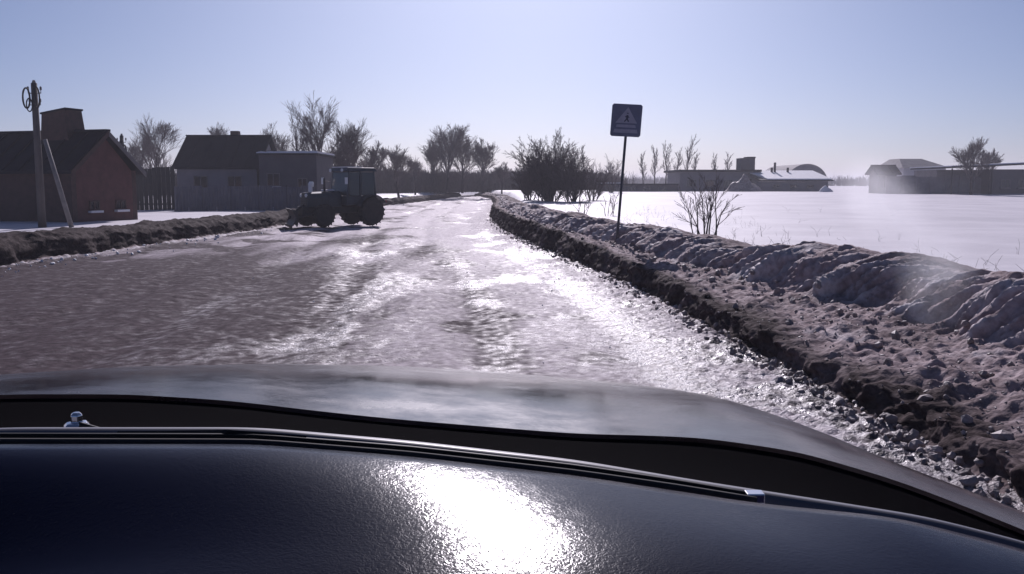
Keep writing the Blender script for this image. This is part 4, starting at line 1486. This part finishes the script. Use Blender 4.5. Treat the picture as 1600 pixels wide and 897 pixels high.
# arm and pivot nut at the left
pv = at_y(120, 660, 1.0) - car.location
arm = [pv + Vector((0, 0, -.004)), pv + Vector((.06, -.04, -.004)), (Vector(wp[40]) - car.location) + Vector((0, .004, .003)), (Vector(wp[52]) - car.location) + Vector((0, .003, .002))]
MB().tube(arm, [.006, .005, .004, .003], 6).build("wiper_arm", M['wiper'], wroot)
nut = MB().lathe([(.016, -.03), (.016, -.004), (.012, .0), (.007, .001), (.007, .009), (.004, .012)], 6, 'Z', tuple(pv + Vector((0, 0, .0))))
nut.build("pivot_nut", M['chrome'], wroot, bevel=.001)
q = at_y(108, 690, .9) - car.location
MB().lathe([(.006, -.004), (.006, .003), (.003, .005)], 8, 'Z', tuple(q)).build("screw", M['chrome'], wroot)
q = at_y(18, 685, .9) - car.location
MB().lathe([(.005, -.004), (.005, .003), (.003, .005)], 8, 'Z', tuple(q)).build("screw", M['chrome'], wroot)
tag(car, "dark car seen from inside: bonnet, wiper and dashboard below the road", "car")

# ------------------------------------------------------------------ air: thin haze over everything, and added volumes standing in for windscreen smears
def volume_mat(name, col, dens, aniso):
    m = bpy.data.materials.new(name)
    m.use_nodes = True
    n, l = m.node_tree.nodes, m.node_tree.links
    n.remove(n["Principled BSDF"])
    v = n.new("ShaderNodeVolumePrincipled")
    v.inputs["Color"].default_value = (*col, 1)
    v.inputs["Density"].default_value = dens
    v.inputs["Anisotropy"].default_value = aniso
    l.new(v.outputs["Volume"], n["Material Output"].inputs["Volume"])
    return m, v


HAZE, _v = volume_mat("pale_winter_haze", (0.92, 0.92, 0.98), 0.0009, 0.2)
hz = MB().box(-2600, 2600, -60, 3600, -1.4, 16.0).build("haze", HAZE)
tag(hz, "thin pale winter haze in the air", kind="stuff")

PM, _v = volume_mat("screen_smear_haze", (0.97, 0.97, 0.99), 0.3, 0.68)  # pale volume added to imitate the milky smears on the unbuilt windscreen
n, l = PM.node_tree.nodes, PM.node_tree.links
tc = n.new("ShaderNodeTexCoord")
gr = n.new("ShaderNodeVectorMath"); gr.operation = 'LENGTH'
l.new(tc.outputs["Object"], gr.inputs[0])
fo = n.new("ShaderNodeMapRange"); fo.interpolation_type = 'SMOOTHSTEP'
fo.inputs["From Min"].default_value = 1.0; fo.inputs["From Max"].default_value = 0.0
fo.inputs["To Min"].default_value = 0.0; fo.inputs["To Max"].default_value = 1.0
l.new(gr.outputs["Value"], fo.inputs["Value"])
nz = n.new("ShaderNodeTexNoise"); nz.inputs["Scale"].default_value = 2.2; nz.inputs["Detail"].default_value = 4
l.new(tc.outputs["Object"], nz.inputs["Vector"])
nm = n.new("ShaderNodeMapRange")
nm.inputs["From Min"].default_value = .35; nm.inputs["From Max"].default_value = .75
nm.inputs["To Min"].default_value = .45; nm.inputs["To Max"].default_value = 1.7
l.new(nz.outputs["Fac"], nm.inputs["Value"])
mu = n.new("ShaderNodeMath"); mu.operation = 'MULTIPLY'
l.new(fo.outputs["Result"], mu.inputs[0]); l.new(nm.outputs["Result"], mu.inputs[1])
mu2 = n.new("ShaderNodeMath"); mu2.operation = 'MULTIPLY'
l.new(mu.outputs[0], mu2.inputs[0]); mu2.inputs[1].default_value = 1.05
l.new(mu2.outputs[0], _v.inputs["Density"])


def veil(name, pa, pb, Y0, Y1, rad, label):
    a, b_ = at_y(*pa, Y0), at_y(*pb, Y1)
    bm = bmesh.new()
    bmesh.ops.create_uvsphere(bm, u_segments=24, v_segments=14, radius=1.0)
    me = bpy.data.meshes.new(name)
    bm.to_mesh(me); bm.free()
    me.materials.append(PM)
    o = bpy.data.objects.new(name, me)
    COL.objects.link(o)
    d_ = b_ - a
    o.location = (a + b_) / 2
    o.rotation_euler = d_.to_track_quat('Z', 'Y').to_euler()
    o.scale = (rad, rad * .8, d_.length / 2)
    return tag(o, label, kind="stuff")


veil("smear_veil", (1620, 720), (1420, 330), 7.2, 10.5, .60, "thin plume of snow dust blowing off the bank's ridge")
veil("smear_veil", (1440, 420), (1330, 236), 11.0, 13.0, .62, "pale volume added in place of windscreen glare above the field past the barn")
